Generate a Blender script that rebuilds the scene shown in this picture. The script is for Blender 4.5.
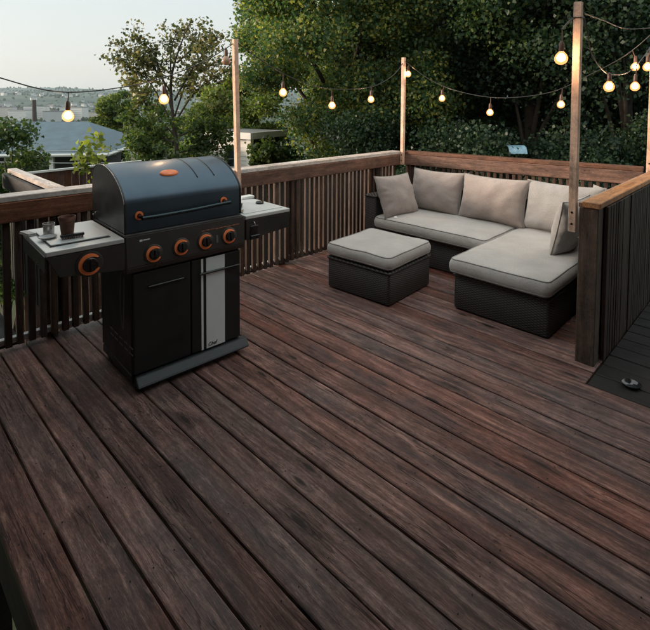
import bpy, bmesh, math, random
import numpy as np
from mathutils import Vector, Matrix, noise

R = math.radians
random.seed(7)
rng = np.random.default_rng(7)
for o in list(bpy.data.objects):
    bpy.data.objects.remove(o)
S = bpy.context.scene
COL = S.collection

# ------------------------------------------------------------------ camera
YAW = R(44.55)
PITCH = R(2.8)
EYE = 1.58
cam = bpy.data.cameras.new('camera')
cam_o = bpy.data.objects.new('camera', cam)
COL.objects.link(cam_o)
f0 = Vector((-math.sin(YAW), math.cos(YAW), 0))
r0 = Vector((math.cos(YAW), math.sin(YAW), 0))
fw = f0 * math.cos(PITCH) + Vector((0, 0, -math.sin(PITCH)))
u0 = r0.cross(fw)
ROLL = 0.0055
rt = r0 * math.cos(ROLL) + u0 * math.sin(ROLL)
up = u0 * math.cos(ROLL) - r0 * math.sin(ROLL)
M = Matrix((rt, up, -fw)).transposed().to_4x4()
M.translation = Vector((0, 0, EYE))
cam_o.matrix_world = M
cam.sensor_fit = 'HORIZONTAL'
cam.sensor_width = 36
cam.lens = 36 * 480 / 650
cam.shift_y = -(315 - 125.8) / 650
cam.clip_start = 0.05
cam.clip_end = 12000
S.camera = cam_o

# ------------------------------------------------------------------ light
SUN_EL = R(10)
SUN_HEAD = R(138)          # degrees left of +Y
world = bpy.data.worlds.new('World')
S.world = world
world.use_nodes = True
wn = world.node_tree.nodes
wl = world.node_tree.links
bg = wn['Background']
sky = wn.new('ShaderNodeTexSky')
sky.sky_type = 'NISHITA'
sky.sun_disc = False
sky.sun_elevation = SUN_EL
sky.sun_rotation = -SUN_HEAD
sky.air_density = 1.0
sky.dust_density = 1.2
sky.ozone_density = 1.0
hs = wn.new('ShaderNodeHueSaturation')
hs.inputs['Saturation'].default_value = 0.42
wl.new(sky.outputs[0], hs.inputs['Color'])
veil = wn.new('ShaderNodeMix')          # thin even evening cloud over the clear sky
veil.data_type = 'RGBA'
veil.inputs[0].default_value = 0.68
# an overcast veil is brighter towards the zenith (CIE overcast distribution, softened)
wtc = wn.new('ShaderNodeTexCoord')
wsx = wn.new('ShaderNodeSeparateXYZ')
wl.new(wtc.outputs['Generated'], wsx.inputs[0])
wmr = wn.new('ShaderNodeMapRange')
wl.new(wsx.outputs[2], wmr.inputs[0])
wmr.inputs[1].default_value = 0.0; wmr.inputs[2].default_value = 1.0
wmr.inputs[3].default_value = 0.92; wmr.inputs[4].default_value = 3.3
wvm = wn.new('ShaderNodeVectorMath')
wvm.operation = 'SCALE'
wcr = wn.new('ShaderNodeValToRGB')      # warm band low over the hills, cool above
wcr.color_ramp.elements[0].position = 0.0
wcr.color_ramp.elements[0].color = (3.95, 3.62, 3.32, 1)
wcr.color_ramp.elements[1].position = 0.22
wcr.color_ramp.elements[1].color = (2.62, 2.92, 2.88, 1)
wl.new(wsx.outputs[2], wcr.inputs[0])
wl.new(wcr.outputs[0], wvm.inputs[0])
wl.new(wmr.outputs[0], wvm.inputs['Scale'])
wl.new(wvm.outputs[0], veil.inputs[7])
wl.new(hs.outputs[0], veil.inputs[6])
wl.new(veil.outputs[2], bg.inputs['Color'])
bg.inputs['Strength'].default_value = 0.15

sun = bpy.data.lights.new('sun', 'SUN')
sun.energy = 3.5
sun.angle = R(12)
sun.color = (1.0, 0.80, 0.62)
sun_o = bpy.data.objects.new('sun', sun)
COL.objects.link(sun_o)
sv = Vector((-math.sin(SUN_HEAD) * math.cos(SUN_EL), math.cos(SUN_HEAD) * math.cos(SUN_EL), math.sin(SUN_EL)))
sun_o.rotation_mode = 'QUATERNION'
sun_o.rotation_quaternion = sv.to_track_quat('Z', 'Y')
sun_o.location = (-20, 10, 12)

S.view_settings.view_transform = 'Standard'
S.view_settings.look = 'None'
S.view_settings.gamma = 1
S.view_settings.exposure = 0.6
S.render.engine = 'CYCLES'
S.cycles.max_bounces = 4
S.cycles.diffuse_bounces = 2
S.cycles.glossy_bounces = 2
S.cycles.transmission_bounces = 4
S.cycles.volume_bounces = 0
S.cycles.transparent_max_bounces = 8

# ------------------------------------------------------------------ object helpers
PW = {}


def setp(o, parent, Mx=None):
    Mx = Mx or Matrix.Identity(4)
    if parent is not None:
        o.parent = parent
        o.matrix_basis = PW[parent.name].inverted() @ Mx
    else:
        o.matrix_basis = Mx
    PW[o.name] = Mx.copy()
    return o


def tag(o, label=None, cat=None, group=None, kind=None):
    if label: o['label'] = label
    if cat: o['category'] = cat
    if group: o['group'] = group
    if kind: o['kind'] = kind
    return o


def empty(name, loc=(0, 0, 0), label=None, cat=None, group=None, kind=None, rz=0):
    o = bpy.data.objects.new(name, None)
    o.empty_display_size = 0.1
    COL.objects.link(o)
    setp(o, None, Matrix.Translation(loc) @ Matrix.Rotation(rz, 4, 'Z'))
    return tag(o, label, cat, group, kind)


def mesh_obj(name, me, parent=None, Mx=None, **kw):
    o = bpy.data.objects.new(name, me)
    COL.objects.link(o)
    setp(o, parent, Mx)
    return tag(o, **kw)


def obj(name, bm, mat, parent=None, Mx=None, smooth=False, **kw):
    me = bpy.data.meshes.new(name)
    bm.to_mesh(me)
    bm.free()
    me.materials.append(mat)
    if smooth:
        me.polygons.foreach_set('use_smooth', [True] * len(me.polygons))
        if smooth != 'all':
            me.set_sharp_from_angle(angle=R(smooth if smooth is not True else 40))
    return mesh_obj(name, me, parent, Mx, **kw)


def np_mesh(name, V, F, mat, smooth=False):
    me = bpy.data.meshes.new(name)
    V = np.asarray(V, np.float32)
    F = np.asarray(F, np.int32)
    me.vertices.add(len(V))
    me.vertices.foreach_set('co', V.ravel())
    k = F.shape[1]
    me.loops.add(F.size)
    me.loops.foreach_set('vertex_index', F.ravel())
    me.polygons.add(len(F))
    me.polygons.foreach_set('loop_start', np.arange(0, F.size, k, dtype=np.int32))
    me.polygons.foreach_set('loop_total', np.full(len(F), k, np.int32))
    if smooth:
        me.polygons.foreach_set('use_smooth', np.ones(len(F), bool))
    me.update(calc_edges=True)
    me.materials.append(mat)
    return me


def B():
    return bmesh.new()


def box(bm, x0, x1, y0, y1, z0, z1, bev=0.0, seg=1, Mx=None):
    t = bmesh.new()
    bmesh.ops.create_cube(t, size=1)
    for v in t.verts:
        v.co = Vector(((x0 + x1) / 2 + v.co.x * (x1 - x0), (y0 + y1) / 2 + v.co.y * (y1 - y0), (z0 + z1) / 2 + v.co.z * (z1 - z0)))
    if bev > 0:
        bmesh.ops.bevel(t, geom=list(t.edges), offset=bev, segments=seg, affect='EDGES', profile=0.5)
    if Mx: t.transform(Mx)
    me = bpy.data.meshes.new('t')
    t.to_mesh(me)
    t.free()
    bm.from_mesh(me)
    bpy.data.meshes.remove(me)
    return bm


def tube(bm, pts, r, n=8, cap=True, close=False):
    pts = [Vector(p) for p in pts]
    rs = r if isinstance(r, (list, tuple)) else [r] * len(pts)
    rings = []
    prev = None
    N = len(pts)
    for i, p in enumerate(pts):
        if close:
            d = pts[(i + 1) % N] - pts[i - 1]
        else:
            d = pts[min(i + 1, N - 1)] - pts[max(i - 1, 0)]
        d.normalize()
        if prev is None:
            a = Vector((0, 0, 1)) if abs(d.z) < 0.9 else Vector((1, 0, 0))
            x = d.cross(a).normalized()
        else:
            x = (prev - d * prev.dot(d)).normalized()
        prev = x
        y = d.cross(x)
        rings.append([bm.verts.new(p + (x * math.cos(2 * math.pi * k / n) + y * math.sin(2 * math.pi * k / n)) * rs[i]) for k in range(n)])
    for i in range(N if close else N - 1):
        a, b = rings[i], rings[(i + 1) % N]
        for k in range(n):
            bm.faces.new((a[k], a[(k + 1) % n], b[(k + 1) % n], b[k]))
    if cap and not close:
        bm.faces.new(rings[0][::-1])
        bm.faces.new(rings[-1])
    return bm


def lathe(bm, prof, n=24, Mx=None):
    """prof: list of (radius, z)"""
    rings = []
    T = Mx or Matrix.Identity(4)
    for r, z in prof:
        if r < 1e-6:
            rings.append([bm.verts.new(T @ Vector((0, 0, z)))])
        else:
            rings.append([bm.verts.new(T @ Vector((r * math.cos(2 * math.pi * k / n), r * math.sin(2 * math.pi * k / n), z))) for k in range(n)])
    for a, b in zip(rings, rings[1:]):
        for k in range(n):
            va = a[k % len(a)]; vb = a[(k + 1) % len(a)]; vc = b[(k + 1) % len(b)]; vd = b[k % len(b)]
            q = []
            for v in (va, vb, vc, vd):
                if v not in q: q.append(v)
            if len(q) > 2:
                bm.faces.new(q)
    return bm


def smooth_path(pts, n=8):
    P = [Vector(p) for p in pts]
    out = []
    for i in range(len(P) - 1):
        p0 = P[max(i - 1, 0)]; p1 = P[i]; p2 = P[i + 1]; p3 = P[min(i + 2, len(P) - 1)]
        for k in range(n):
            t = k / n
            out.append(0.5 * ((2 * p1) + (-p0 + p2) * t + (2 * p0 - 5 * p1 + 4 * p2 - p3) * t * t + (-p0 + 3 * p1 - 3 * p2 + p3) * t ** 3))
    out.append(P[-1])
    return out


_pl = {}


def plank(name, p0, p1, w, h, mat, side, parent, bev=0.003, jit=0.0, **kw):
    """a straight board: length p0->p1, width w along 'side', thickness h"""
    p0 = Vector(p0); p1 = Vector(p1)
    d = p1 - p0
    L = d.length
    x = d.normalized()
    s = Vector(side)
    y = (s - x * s.dot(x)).normalized()
    z = x.cross(y)
    key = (round(L, 3), round(w, 4), round(h, 4), mat.name)
    if key not in _pl:
        bm = box(B(), -L / 2, L / 2, -w / 2, w / 2, -h / 2, h / 2, bev)
        me = bpy.data.meshes.new(name)
        bm.to_mesh(me); bm.free()
        me.materials.append(mat)
        _pl[key] = me
    Mx = Matrix((x, y, z)).transposed().to_4x4()
    c = (p0 + p1) / 2
    if jit:
        c += y * random.uniform(-jit, jit) + z * random.uniform(-jit, jit)
        Mx = Mx @ Matrix.Rotation(random.uniform(-1, 1) * jit * 2, 4, 'X')
    Mx.translation = c
    return mesh_obj(name, _pl[key], parent, Mx, **kw)


# ------------------------------------------------------------------ material helpers
def mat_new(name):
    m = bpy.data.materials.new(name)
    m.use_nodes = True
    nt = m.node_tree
    return m, nt, nt.nodes, nt.links, nt.nodes['Principled BSDF']


def ramp(nodes, stops, interp='LINEAR'):
    n = nodes.new('ShaderNodeValToRGB')
    cr = n.color_ramp
    cr.interpolation = interp
    while len(cr.elements) > 1: cr.elements.remove(cr.elements[0])
    cr.elements[0].position = stops[0][0]
    cr.elements[0].color = (*stops[0][1], 1)
    for p, c in stops[1:]:
        e = cr.elements.new(p)
        e.color = (*c, 1)
    return n


def noise_n(nodes, scale, detail=4, rough=0.55, dist=0.0):
    n = nodes.new('ShaderNodeTexNoise')
    n.inputs['Scale'].default_value = scale
    n.inputs['Detail'].default_value = detail
    n.inputs['Roughness'].default_value = rough
    n.inputs['Distortion'].default_value = dist
    return n


def mapping(nodes, links, src, scale):
    n = nodes.new('ShaderNodeMapping')
    n.inputs['Scale'].default_value = scale
    links.new(src, n.inputs['Vector'])
    return n.outputs[0]


def mix(nodes, links, fac, a, b, mode='MIX'):
    n = nodes.new('ShaderNodeMix')
    n.data_type = 'RGBA'
    n.blend_type = mode
    for sock, v in ((n.inputs[0], fac), (n.inputs[6], a), (n.inputs[7], b)):
        if isinstance(v, (float, int)): sock.default_value = v
        elif isinstance(v, tuple): sock.default_value = (*v, 1)
        else: links.new(v, sock)
    return n.outputs[2]


def math_n(nodes, links, op, a, b=None, clamp=False):
    n = nodes.new('ShaderNodeMath')
    n.operation = op
    n.use_clamp = clamp
    for sock, v in ((n.inputs[0], a), (n.inputs[1], b)):
        if v is None: continue
        if isinstance(v, (float, int)): sock.default_value = v
        else: links.new(v, sock)
    return n.outputs[0]


def rand_coords(nodes, links, amount=37.0):
    tc = nodes.new('ShaderNodeTexCoord')
    oi = nodes.new('ShaderNodeObjectInfo')
    k = nodes.new('ShaderNodeVectorMath'); k.operation = 'SCALE'
    cx = nodes.new('ShaderNodeCombineXYZ')
    r2 = math_n(nodes, links, 'MULTIPLY', oi.outputs['Random'], 7.31)
    r2 = math_n(nodes, links, 'FRACT', r2)
    links.new(oi.outputs['Random'], cx.inputs[0]); links.new(r2, cx.inputs[1]); links.new(oi.outputs['Random'], cx.inputs[2])
    links.new(cx.outputs[0], k.inputs[0]); k.inputs['Scale'].default_value = amount
    ad = nodes.new('ShaderNodeVectorMath'); ad.operation = 'ADD'
    links.new(tc.outputs['Object'], ad.inputs[0]); links.new(k.outputs[0], ad.inputs[1])
    return ad.outputs[0], oi.outputs['Random'], tc


def wood(name, dark, mid, light, grey=(0.1, 0.1, 0.1), grey_amt=0.3, rough=(0.45, 0.8), knots=0.5, cracks=0.6, bump=0.35, var=0.5, wear=0.5, blotch=0.8):
    """grain runs along local X"""
    m, nt, N, L, P = mat_new(name)
    co, rnd, tc = rand_coords(N, L)
    # gentle warp so grain flows
    wv = noise_n(N, 1.0, 3)
    L.new(mapping(N, L, co, (0.9, 4, 4)), wv.inputs['Vector'])
    sub = N.new('ShaderNodeVectorMath'); sub.operation = 'MULTIPLY_ADD'
    L.new(wv.outputs['Color'], sub.inputs[0]); sub.inputs[1].default_value = (0.0, 0.05, 0.05)
    L.new(co, sub.inputs[2])
    cw = sub.outputs[0]
    # knots
    vo = N.new('ShaderNodeTexVoronoi'); vo.feature = 'F1'; vo.inputs['Scale'].default_value = 1.0
    vo.inputs['Randomness'].default_value = 1.0
    L.new(mapping(N, L, co, (2.1, 8.0, 8.0)), vo.inputs['Vector'])
    kd = vo.outputs['Distance']
    knot = ramp(N, [(0.0, (1, 1, 1)), (0.07, (0.95, 0.95, 0.95)), (0.12, (0.25, 0.25, 0.25)), (0.16, (0.5, 0.5, 0.5)), (0.20, (0, 0, 0))]); L.new(kd, knot.inputs[0])
    # fine grain
    g1 = noise_n(N, 1.0, 10, 0.72, 0.25); L.new(mapping(N, L, cw, (5.0, 85, 85)), g1.inputs['Vector'])
    g2 = noise_n(N, 1.0, 8, 0.8, 0.0); L.new(mapping(N, L, cw, (45, 420, 420)), g2.inputs['Vector'])
    # ring bands bending around knots
    wsum = math_n(N, L, 'MULTIPLY', kd, 1.6)
    band = noise_n(N, 1.0, 3, 0.5, 0.0)
    cb = N.new('ShaderNodeCombineXYZ')
    sx = N.new('ShaderNodeSeparateXYZ'); L.new(cw, sx.inputs[0])
    L.new(math_n(N, L, 'MULTIPLY', sx.outputs[0], 0.55), cb.inputs[0])
    L.new(math_n(N, L, 'ADD', math_n(N, L, 'MULTIPLY', sx.outputs[1], 26.0), wsum), cb.inputs[1])
    L.new(wsum, cb.inputs[2])
    L.new(cb.outputs[0], band.inputs['Vector'])
    gm = math_n(N, L, 'ADD', math_n(N, L, 'MULTIPLY', g1.outputs['Fac'], 0.5), math_n(N, L, 'MULTIPLY', band.outputs['Fac'], 0.5))
    gm = math_n(N, L, 'ADD', gm, math_n(N, L, 'MULTIPLY', math_n(N, L, 'SUBTRACT', g2.outputs['Fac'], 0.5), 0.75))
    base = ramp(N, [(0.30, dark), (0.50, mid), (0.72, light)]); L.new(gm, base.inputs[0])
    # weathered grey patches (slow, stretched) and worn pale patches
    pt = noise_n(N, 1.0, 5, 0.6, 0.6); L.new(mapping(N, L, co, (1.3, 6, 6)), pt.inputs['Vector'])
    pr = ramp(N, [(0.47, (0, 0, 0)), (0.66, (1, 1, 1))]); L.new(pt.outputs['Fac'], pr.inputs[0])
    c = mix(N, L, math_n(N, L, 'MULTIPLY', pr.outputs[0], grey_amt), base.outputs[0], grey)
    wt = noise_n(N, 1.0, 10, 0.80, 0.5); L.new(mapping(N, L, co, (4.0, 40, 40)), wt.inputs['Vector'])
    wr = ramp(N, [(0.54, (0, 0, 0)), (0.70, (1, 1, 1))]); L.new(wt.outputs['Fac'], wr.inputs[0])
    wf = math_n(N, L, 'MULTIPLY', math_n(N, L, 'MULTIPLY', wr.outputs[0], gm), wear)
    c = mix(N, L, wf, c, tuple(min(1, v * 1.7) for v in light))
    c = mix(N, L, math_n(N, L, 'MULTIPLY', knot.outputs[0], knots), c, tuple(v * 0.35 for v in dark))
    # cracks: thin long dark checks
    ck = noise_n(N, 1.0, 3, 0.5, 0.3); L.new(mapping(N, L, cw, (2.2, 30, 30)), ck.inputs['Vector'])
    ca = math_n(N, L, 'ABSOLUTE', math_n(N, L, 'SUBTRACT', ck.outputs['Fac'], 0.5))
    cr = ramp(N, [(0.0, (1, 1, 1)), (0.009, (1, 1, 1)), (0.016, (0, 0, 0))]); L.new(ca, cr.inputs[0])
    cm = noise_n(N, 1.0, 2); L.new(mapping(N, L, co, (1.7, 7, 7)), cm.inputs['Vector'])
    cmr = ramp(N, [(0.52, (0, 0, 0)), (0.6, (1, 1, 1))]); L.new(cm.outputs['Fac'], cmr.inputs[0])
    crk = math_n(N, L, 'MULTIPLY', cr.outputs[0], cmr.outputs[0])
    c = mix(N, L, math_n(N, L, 'MULTIPLY', crk, cracks), c, tuple(v * 0.25 for v in dark))
    # blotches left by wear and damp, not stretched along the grain
    bl = noise_n(N, 7.0, 12, 0.85, 0.3); L.new(tc.outputs['Object'] if False else co, bl.inputs['Vector'])
    blr = ramp(N, [(0.36, (0.45, 0.46, 0.50)), (0.5, (1, 1, 1)), (0.64, (1.5, 1.40, 1.35))]); L.new(bl.outputs['Fac'], blr.inputs[0])
    c = mix(N, L, blotch, c, blr.outputs[0], 'MULTIPLY')
    # per piece brightness
    hv = N.new('ShaderNodeHueSaturation')
    L.new(c, hv.inputs['Color'])
    L.new(math_n(N, L, 'ADD', math_n(N, L, 'MULTIPLY', rnd, var), 1.0 - var / 2), hv.inputs['Value'])
    r2 = math_n(N, L, 'FRACT', math_n(N, L, 'MULTIPLY', rnd, 13.7))
    L.new(math_n(N, L, 'ADD', math_n(N, L, 'MULTIPLY', r2, 0.4), 0.8), hv.inputs['Saturation'])
    L.new(hv.outputs[0], P.inputs['Base Color'])
    rr = N.new('ShaderNodeMapRange'); L.new(pt.outputs['Fac'], rr.inputs[0])
    rr.inputs[1].default_value = 0.35; rr.inputs[2].default_value = 0.65
    rr.inputs[3].default_value = rough[0]; rr.inputs[4].default_value = rough[1]
    L.new(rr.outputs[0], P.inputs['Roughness'])
    P.inputs['Specular IOR Level'].default_value = 0.4
    hgt = math_n(N, L, 'SUBTRACT', gm, math_n(N, L, 'MULTIPLY', crk, 1.4))
    hgt = math_n(N, L, 'ADD', hgt, math_n(N, L, 'MULTIPLY', g2.outputs['Fac'], 0.5))
    bp = N.new('ShaderNodeBump'); bp.inputs['Strength'].default_value = bump; bp.inputs['Distance'].default_value = 0.004
    L.new(hgt, bp.inputs['Height']); L.new(bp.outputs[0], P.inputs['Normal'])
    return m


def plain(name, col, rough=0.6, metal=0.0, var=0.15, scale=20, bump=0.0, bscale=200, coat=0.0, spec=0.5, rvar=0.1):
    m, nt, N, L, P = mat_new(name)
    tc = N.new('ShaderNodeTexCoord')
    n = noise_n(N, scale, 5); L.new(tc.outputs['Object'], n.inputs['Vector'])
    r = ramp(N, [(0.3, tuple(v * (1 - var) for v in col)), (0.7, tuple(min(1, v * (1 + var)) for v in col))])
    L.new(n.outputs['Fac'], r.inputs[0]); L.new(r.outputs[0], P.inputs['Base Color'])
    mr = N.new('ShaderNodeMapRange'); L.new(n.outputs['Fac'], mr.inputs[0])
    mr.inputs[1].default_value = 0.3; mr.inputs[2].default_value = 0.7
    mr.inputs[3].default_value = max(0.02, rough - rvar); mr.inputs[4].default_value = min(1, rough + rvar)
    L.new(mr.outputs[0], P.inputs['Roughness'])
    P.inputs['Metallic'].default_value = metal
    P.inputs['Coat Weight'].default_value = coat
    P.inputs['Specular IOR Level'].default_value = spec
    if bump:
        b = noise_n(N, bscale, 3); L.new(tc.outputs['Object'], b.inputs['Vector'])
        bp = N.new('ShaderNodeBump'); bp.inputs['Strength'].default_value = bump; bp.inputs['Distance'].default_value = 0.002
        L.new(b.outputs['Fac'], bp.inputs['Height']); L.new(bp.outputs[0], P.inputs['Normal'])
    return m


def fabric(name, col, bump=0.4):
    m, nt, N, L, P = mat_new(name)
    tc = N.new('ShaderNodeTexCoord')
    n = noise_n(N, 3.5, 4); L.new(tc.outputs['Object'], n.inputs['Vector'])
    r = ramp(N, [(0.3, tuple(v * 0.86 for v in col)), (0.7, tuple(v * 1.1 for v in col))]); L.new(n.outputs['Fac'], r.inputs[0])
    fl = noise_n(N, 260, 2, 0.8); L.new(tc.outputs['Object'], fl.inputs['Vector'])
    fr = ramp(N, [(0.3, (0.72, 0.72, 0.72)), (0.7, (1.15, 1.15, 1.15))]); L.new(fl.outputs['Fac'], fr.inputs[0])
    c = mix(N, L, 1.0, r.outputs[0], fr.outputs[0], 'MULTIPLY')
    L.new(c, P.inputs['Base Color'])
    P.inputs['Roughness'].default_value = 0.9
    P.inputs['Sheen Weight'].default_value = 0.25
    P.inputs['Specular IOR Level'].default_value = 0.25
    wr = noise_n(N, 14, 4, 0.6, 0.8); L.new(tc.outputs['Object'], wr.inputs['Vector'])
    h = math_n(N, L, 'ADD', math_n(N, L, 'MULTIPLY', wr.outputs['Fac'], 3.0), math_n(N, L, 'MULTIPLY', fl.outputs['Fac'], 0.25))
    bp = N.new('ShaderNodeBump'); bp.inputs['Strength'].default_value = bump; bp.inputs['Distance'].default_value = 0.004
    L.new(h, bp.inputs['Height']); L.new(bp.outputs[0], P.inputs['Normal'])
    return m


def wicker_mat():
    m, nt, N, L, P = mat_new('wicker')
    tc = N.new('ShaderNodeTexCoord')
    sx = N.new('ShaderNodeSeparateXYZ'); L.new(tc.outputs['Object'], sx.inputs[0])
    hor = math_n(N, L, 'ADD', sx.outputs[0], sx.outputs[1])
    a = math_n(N, L, 'SINE', math_n(N, L, 'MULTIPLY', hor, math.pi / 0.021))
    rowi = math_n(N, L, 'FLOOR', math_n(N, L, 'DIVIDE', sx.outputs[2], 0.009))
    par = math_n(N, L, 'SUBTRACT', math_n(N, L, 'MULTIPLY', math_n(N, L, 'MODULO', math_n(N, L, 'ABSOLUTE', rowi), 2.0), 2.0), 1.0)
    over = math_n(N, L, 'MULTIPLY', a, par)
    rowp = math_n(N, L, 'SINE', math_n(N, L, 'MULTIPLY', math_n(N, L, 'FRACT', math_n(N, L, 'DIVIDE', sx.outputs[2], 0.009)), math.pi))
    h = math_n(N, L, 'ADD', math_n(N, L, 'MULTIPLY', over, 0.5), math_n(N, L, 'MULTIPLY', rowp, 0.6))
    rr = ramp(N, [(0.0, (0.005, 0.005, 0.005)), (0.5, (0.030, 0.028, 0.026)), (1.0, (0.095, 0.088, 0.08))]); L.new(h, rr.inputs[0])
    L.new(rr.outputs[0], P.inputs['Base Color'])
    P.inputs['Roughness'].default_value = 0.5
    bp = N.new('ShaderNodeBump'); bp.inputs['Strength'].default_value = 0.9; bp.inputs['Distance'].default_value = 0.003
    L.new(h, bp.inputs['Height']); L.new(bp.outputs[0], P.inputs['Normal'])
    return m


def leaf_mat(name, a, b, c, trans=0.35):
    m, nt, N, L, P = mat_new(name)
    g = N.new('ShaderNodeNewGeometry')
    r = ramp(N, [(0.0, a), (0.5, b), (1.0, c)]); L.new(g.outputs['Random Per Island'], r.inputs[0])
    tc = N.new('ShaderNodeTexCoord')
    n = noise_n(N, 0.9, 3); L.new(tc.outputs['Object'], n.inputs['Vector'])
    nr = ramp(N, [(0.35, (0.55, 0.6, 0.6)), (0.65, (1.25, 1.2, 1.0))]); L.new(n.outputs['Fac'], nr.inputs[0])
    col = mix(N, L, 1.0, r.outputs[0], nr.outputs[0], 'MULTIPLY')
    L.new(col, P.inputs['Base Color'])
    P.inputs['Roughness'].default_value = 0.45
    P.inputs['Specular IOR Level'].default_value = 0.4
    tr = N.new('ShaderNodeBsdfTranslucent'); L.new(mix(N, L, 1.0, col, (1.5, 1.6, 0.8), 'MULTIPLY'), tr.inputs['Color'])
    ms = N.new('ShaderNodeMixShader'); ms.inputs[0].default_value = trans
    L.new(P.outputs[0], ms.inputs[1]); L.new(tr.outputs[0], ms.inputs[2])
    L.new(ms.outputs[0], N['Material Output'].inputs['Surface'])
    return m


def emit_mat(name, col, s):
    m, nt, N, L, P = mat_new(name)
    P.inputs['Base Color'].default_value = (*col, 1)
    P.inputs['Emission Color'].default_value = (*col, 1)
    P.inputs['Emission Strength'].default_value = s
    return m


W_deck = wood('deck_wood', (0.028, 0.012, 0.010), (0.150, 0.066, 0.052), (0.44, 0.255, 0.21), grey=(0.070, 0.078, 0.085), grey_amt=0.45, rough=(0.30, 0.55), var=0.55, wear=1.0, knots=0.95, bump=0.7)
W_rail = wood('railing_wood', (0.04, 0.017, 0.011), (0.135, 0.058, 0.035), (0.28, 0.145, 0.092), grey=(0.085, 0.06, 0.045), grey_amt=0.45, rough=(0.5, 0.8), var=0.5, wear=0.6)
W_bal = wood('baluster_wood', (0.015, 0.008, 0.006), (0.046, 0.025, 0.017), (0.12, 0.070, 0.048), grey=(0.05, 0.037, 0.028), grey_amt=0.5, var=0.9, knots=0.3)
W_cap = wood('cap_wood', (0.28, 0.21, 0.17), (0.50, 0.42, 0.37), (0.68, 0.62, 0.57), grey=(0.62, 0.62, 0.61), grey_amt=0.7, rough=(0.35, 0.6), var=0.2, wear=0.6)
W_pale = wood('bleached_skylit_wood', (0.45, 0.43, 0.40), (0.66, 0.64, 0.60), (0.78, 0.76, 0.72), grey=(0.7, 0.7, 0.7), var=0.1)  # bleached wood, lightened further so the bottom rail looks skylit
W_capr = wood('right_cap_wood', (0.20, 0.09, 0.045), (0.45, 0.23, 0.125), (0.65, 0.38, 0.24), grey=(0.36, 0.27, 0.2), grey_amt=0.4, rough=(0.4, 0.65), var=0.2)
W_dark = wood('near_black_wood', (0.004, 0.0035, 0.003), (0.010, 0.007, 0.0055), (0.018, 0.013, 0.010), grey=(0.01, 0.01, 0.01), var=0.4, wear=0.3)  # near-black; on the landing and shed side this colour stands for shade
W_slat = wood('outer_slat_wood', (0.010, 0.006, 0.004), (0.030, 0.017, 0.011), (0.065, 0.039, 0.025), grey=(0.02, 0.017, 0.015), var=0.9, knots=0.6)
W_post = wood('fresh_pine', (0.42, 0.25, 0.17), (0.66, 0.43, 0.31), (0.78, 0.56, 0.43), grey=(0.58, 0.40, 0.31), grey_amt=0.4, rough=(0.55, 0.8), knots=0.8, cracks=0.3, var=0.12, wear=0.2, bump=0.15)

# ------------------------------------------------------------------ terrain
def fbm(x, y, s, o=4):
    return noise.fractal(Vector((x / s, y / s, 0.3)), 1.0, 2.0, o)


def ground_z(x, y):
    r = math.hypot(x, y)
    head = math.degrees(math.atan2(-x, y))     # degrees left of +Y
    # base profile along a radius
    pts = [(0, -3.2), (35, -3.5), (80, -8), (250, -26), (700, -40), (1300, -42), (2000, -22), (2800, 22), (3600, 72), (4300, 92), (5200, 96)]
    z = pts[-1][1]
    for (a, za), (b, zb) in zip(pts, pts[1:]):
        if r < b:
            t = (r - a) / (b - a)
            t = t * t * (3 - 2 * t) if b > 80 else t
            z = za + (zb - za) * t
            break
    k = min(1, max(0, (r - 60) / 1500))
    z += fbm(x, y, 900) * 26 * k + fbm(x, y, 120, 3) * 5 * min(1, max(0, (r - 80) / 300))
    if r > 25: z += fbm(x, y, 14, 3) * 0.25
    return z


rad = [0] + list(np.geomspace(3, 5200, 110))
NA = 240
V = []; F = []
for i, r in enumerate(rad):
    for k in range(NA):
        a = 2 * math.pi * k / NA
        x = r * math.cos(a); y = r * math.sin(a)
        V.append((x, y, ground_z(x, y)))
for i in range(len(rad) - 1):
    for k in range(NA):
        F.append((i * NA + k, (i + 1) * NA + k, (i + 1) * NA + (k + 1) % NA, i * NA + (k + 1) % NA))
m, nt, N, L, P = mat_new('terrain')
tc = N.new('ShaderNodeTexCoord')
n1 = noise_n(N, 0.9, 6, 0.65); L.new(tc.outputs['Object'], n1.inputs['Vector'])
r1 = ramp(N, [(0.3, (0.018, 0.025, 0.010)), (0.55, (0.040, 0.055, 0.020)), (0.75, (0.075, 0.07, 0.035))]); L.new(n1.outputs['Fac'], r1.inputs[0])
n2 = noise_n(N, 0.011, 7, 0.7); L.new(tc.outputs['Object'], n2.inputs['Vector'])
r2 = ramp(N, [(0.38, (0.018, 0.034, 0.026)), (0.5, (0.035, 0.055, 0.036)), (0.62, (0.06, 0.08, 0.05)), (0.74, (0.12, 0.12, 0.09))]); L.new(n2.outputs['Fac'], r2.inputs[0])
ln = N.new('ShaderNodeVectorMath'); ln.operation = 'LENGTH'; L.new(tc.outputs['Object'], ln.inputs[0])
mr = N.new('ShaderNodeMapRange'); L.new(ln.outputs['Value'], mr.inputs[0]); mr.inputs[1].default_value = 40; mr.inputs[2].default_value = 200
L.new(mix(N, L, mr.outputs[0], r1.outputs[0], r2.outputs[0]), P.inputs['Base Color'])
P.inputs['Roughness'].default_value = 0.95
mesh_obj('ground', np_mesh('ground', V, F, m, True), kind='structure')
M_grd = m


def loc(bearing, depth):
    """ground position seen 'bearing' degrees right of the lens axis, 'depth' metres along it"""
    t = math.tan(R(bearing))
    p = (f0 + r0 * t) * depth
    return p.x, p.y


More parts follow.
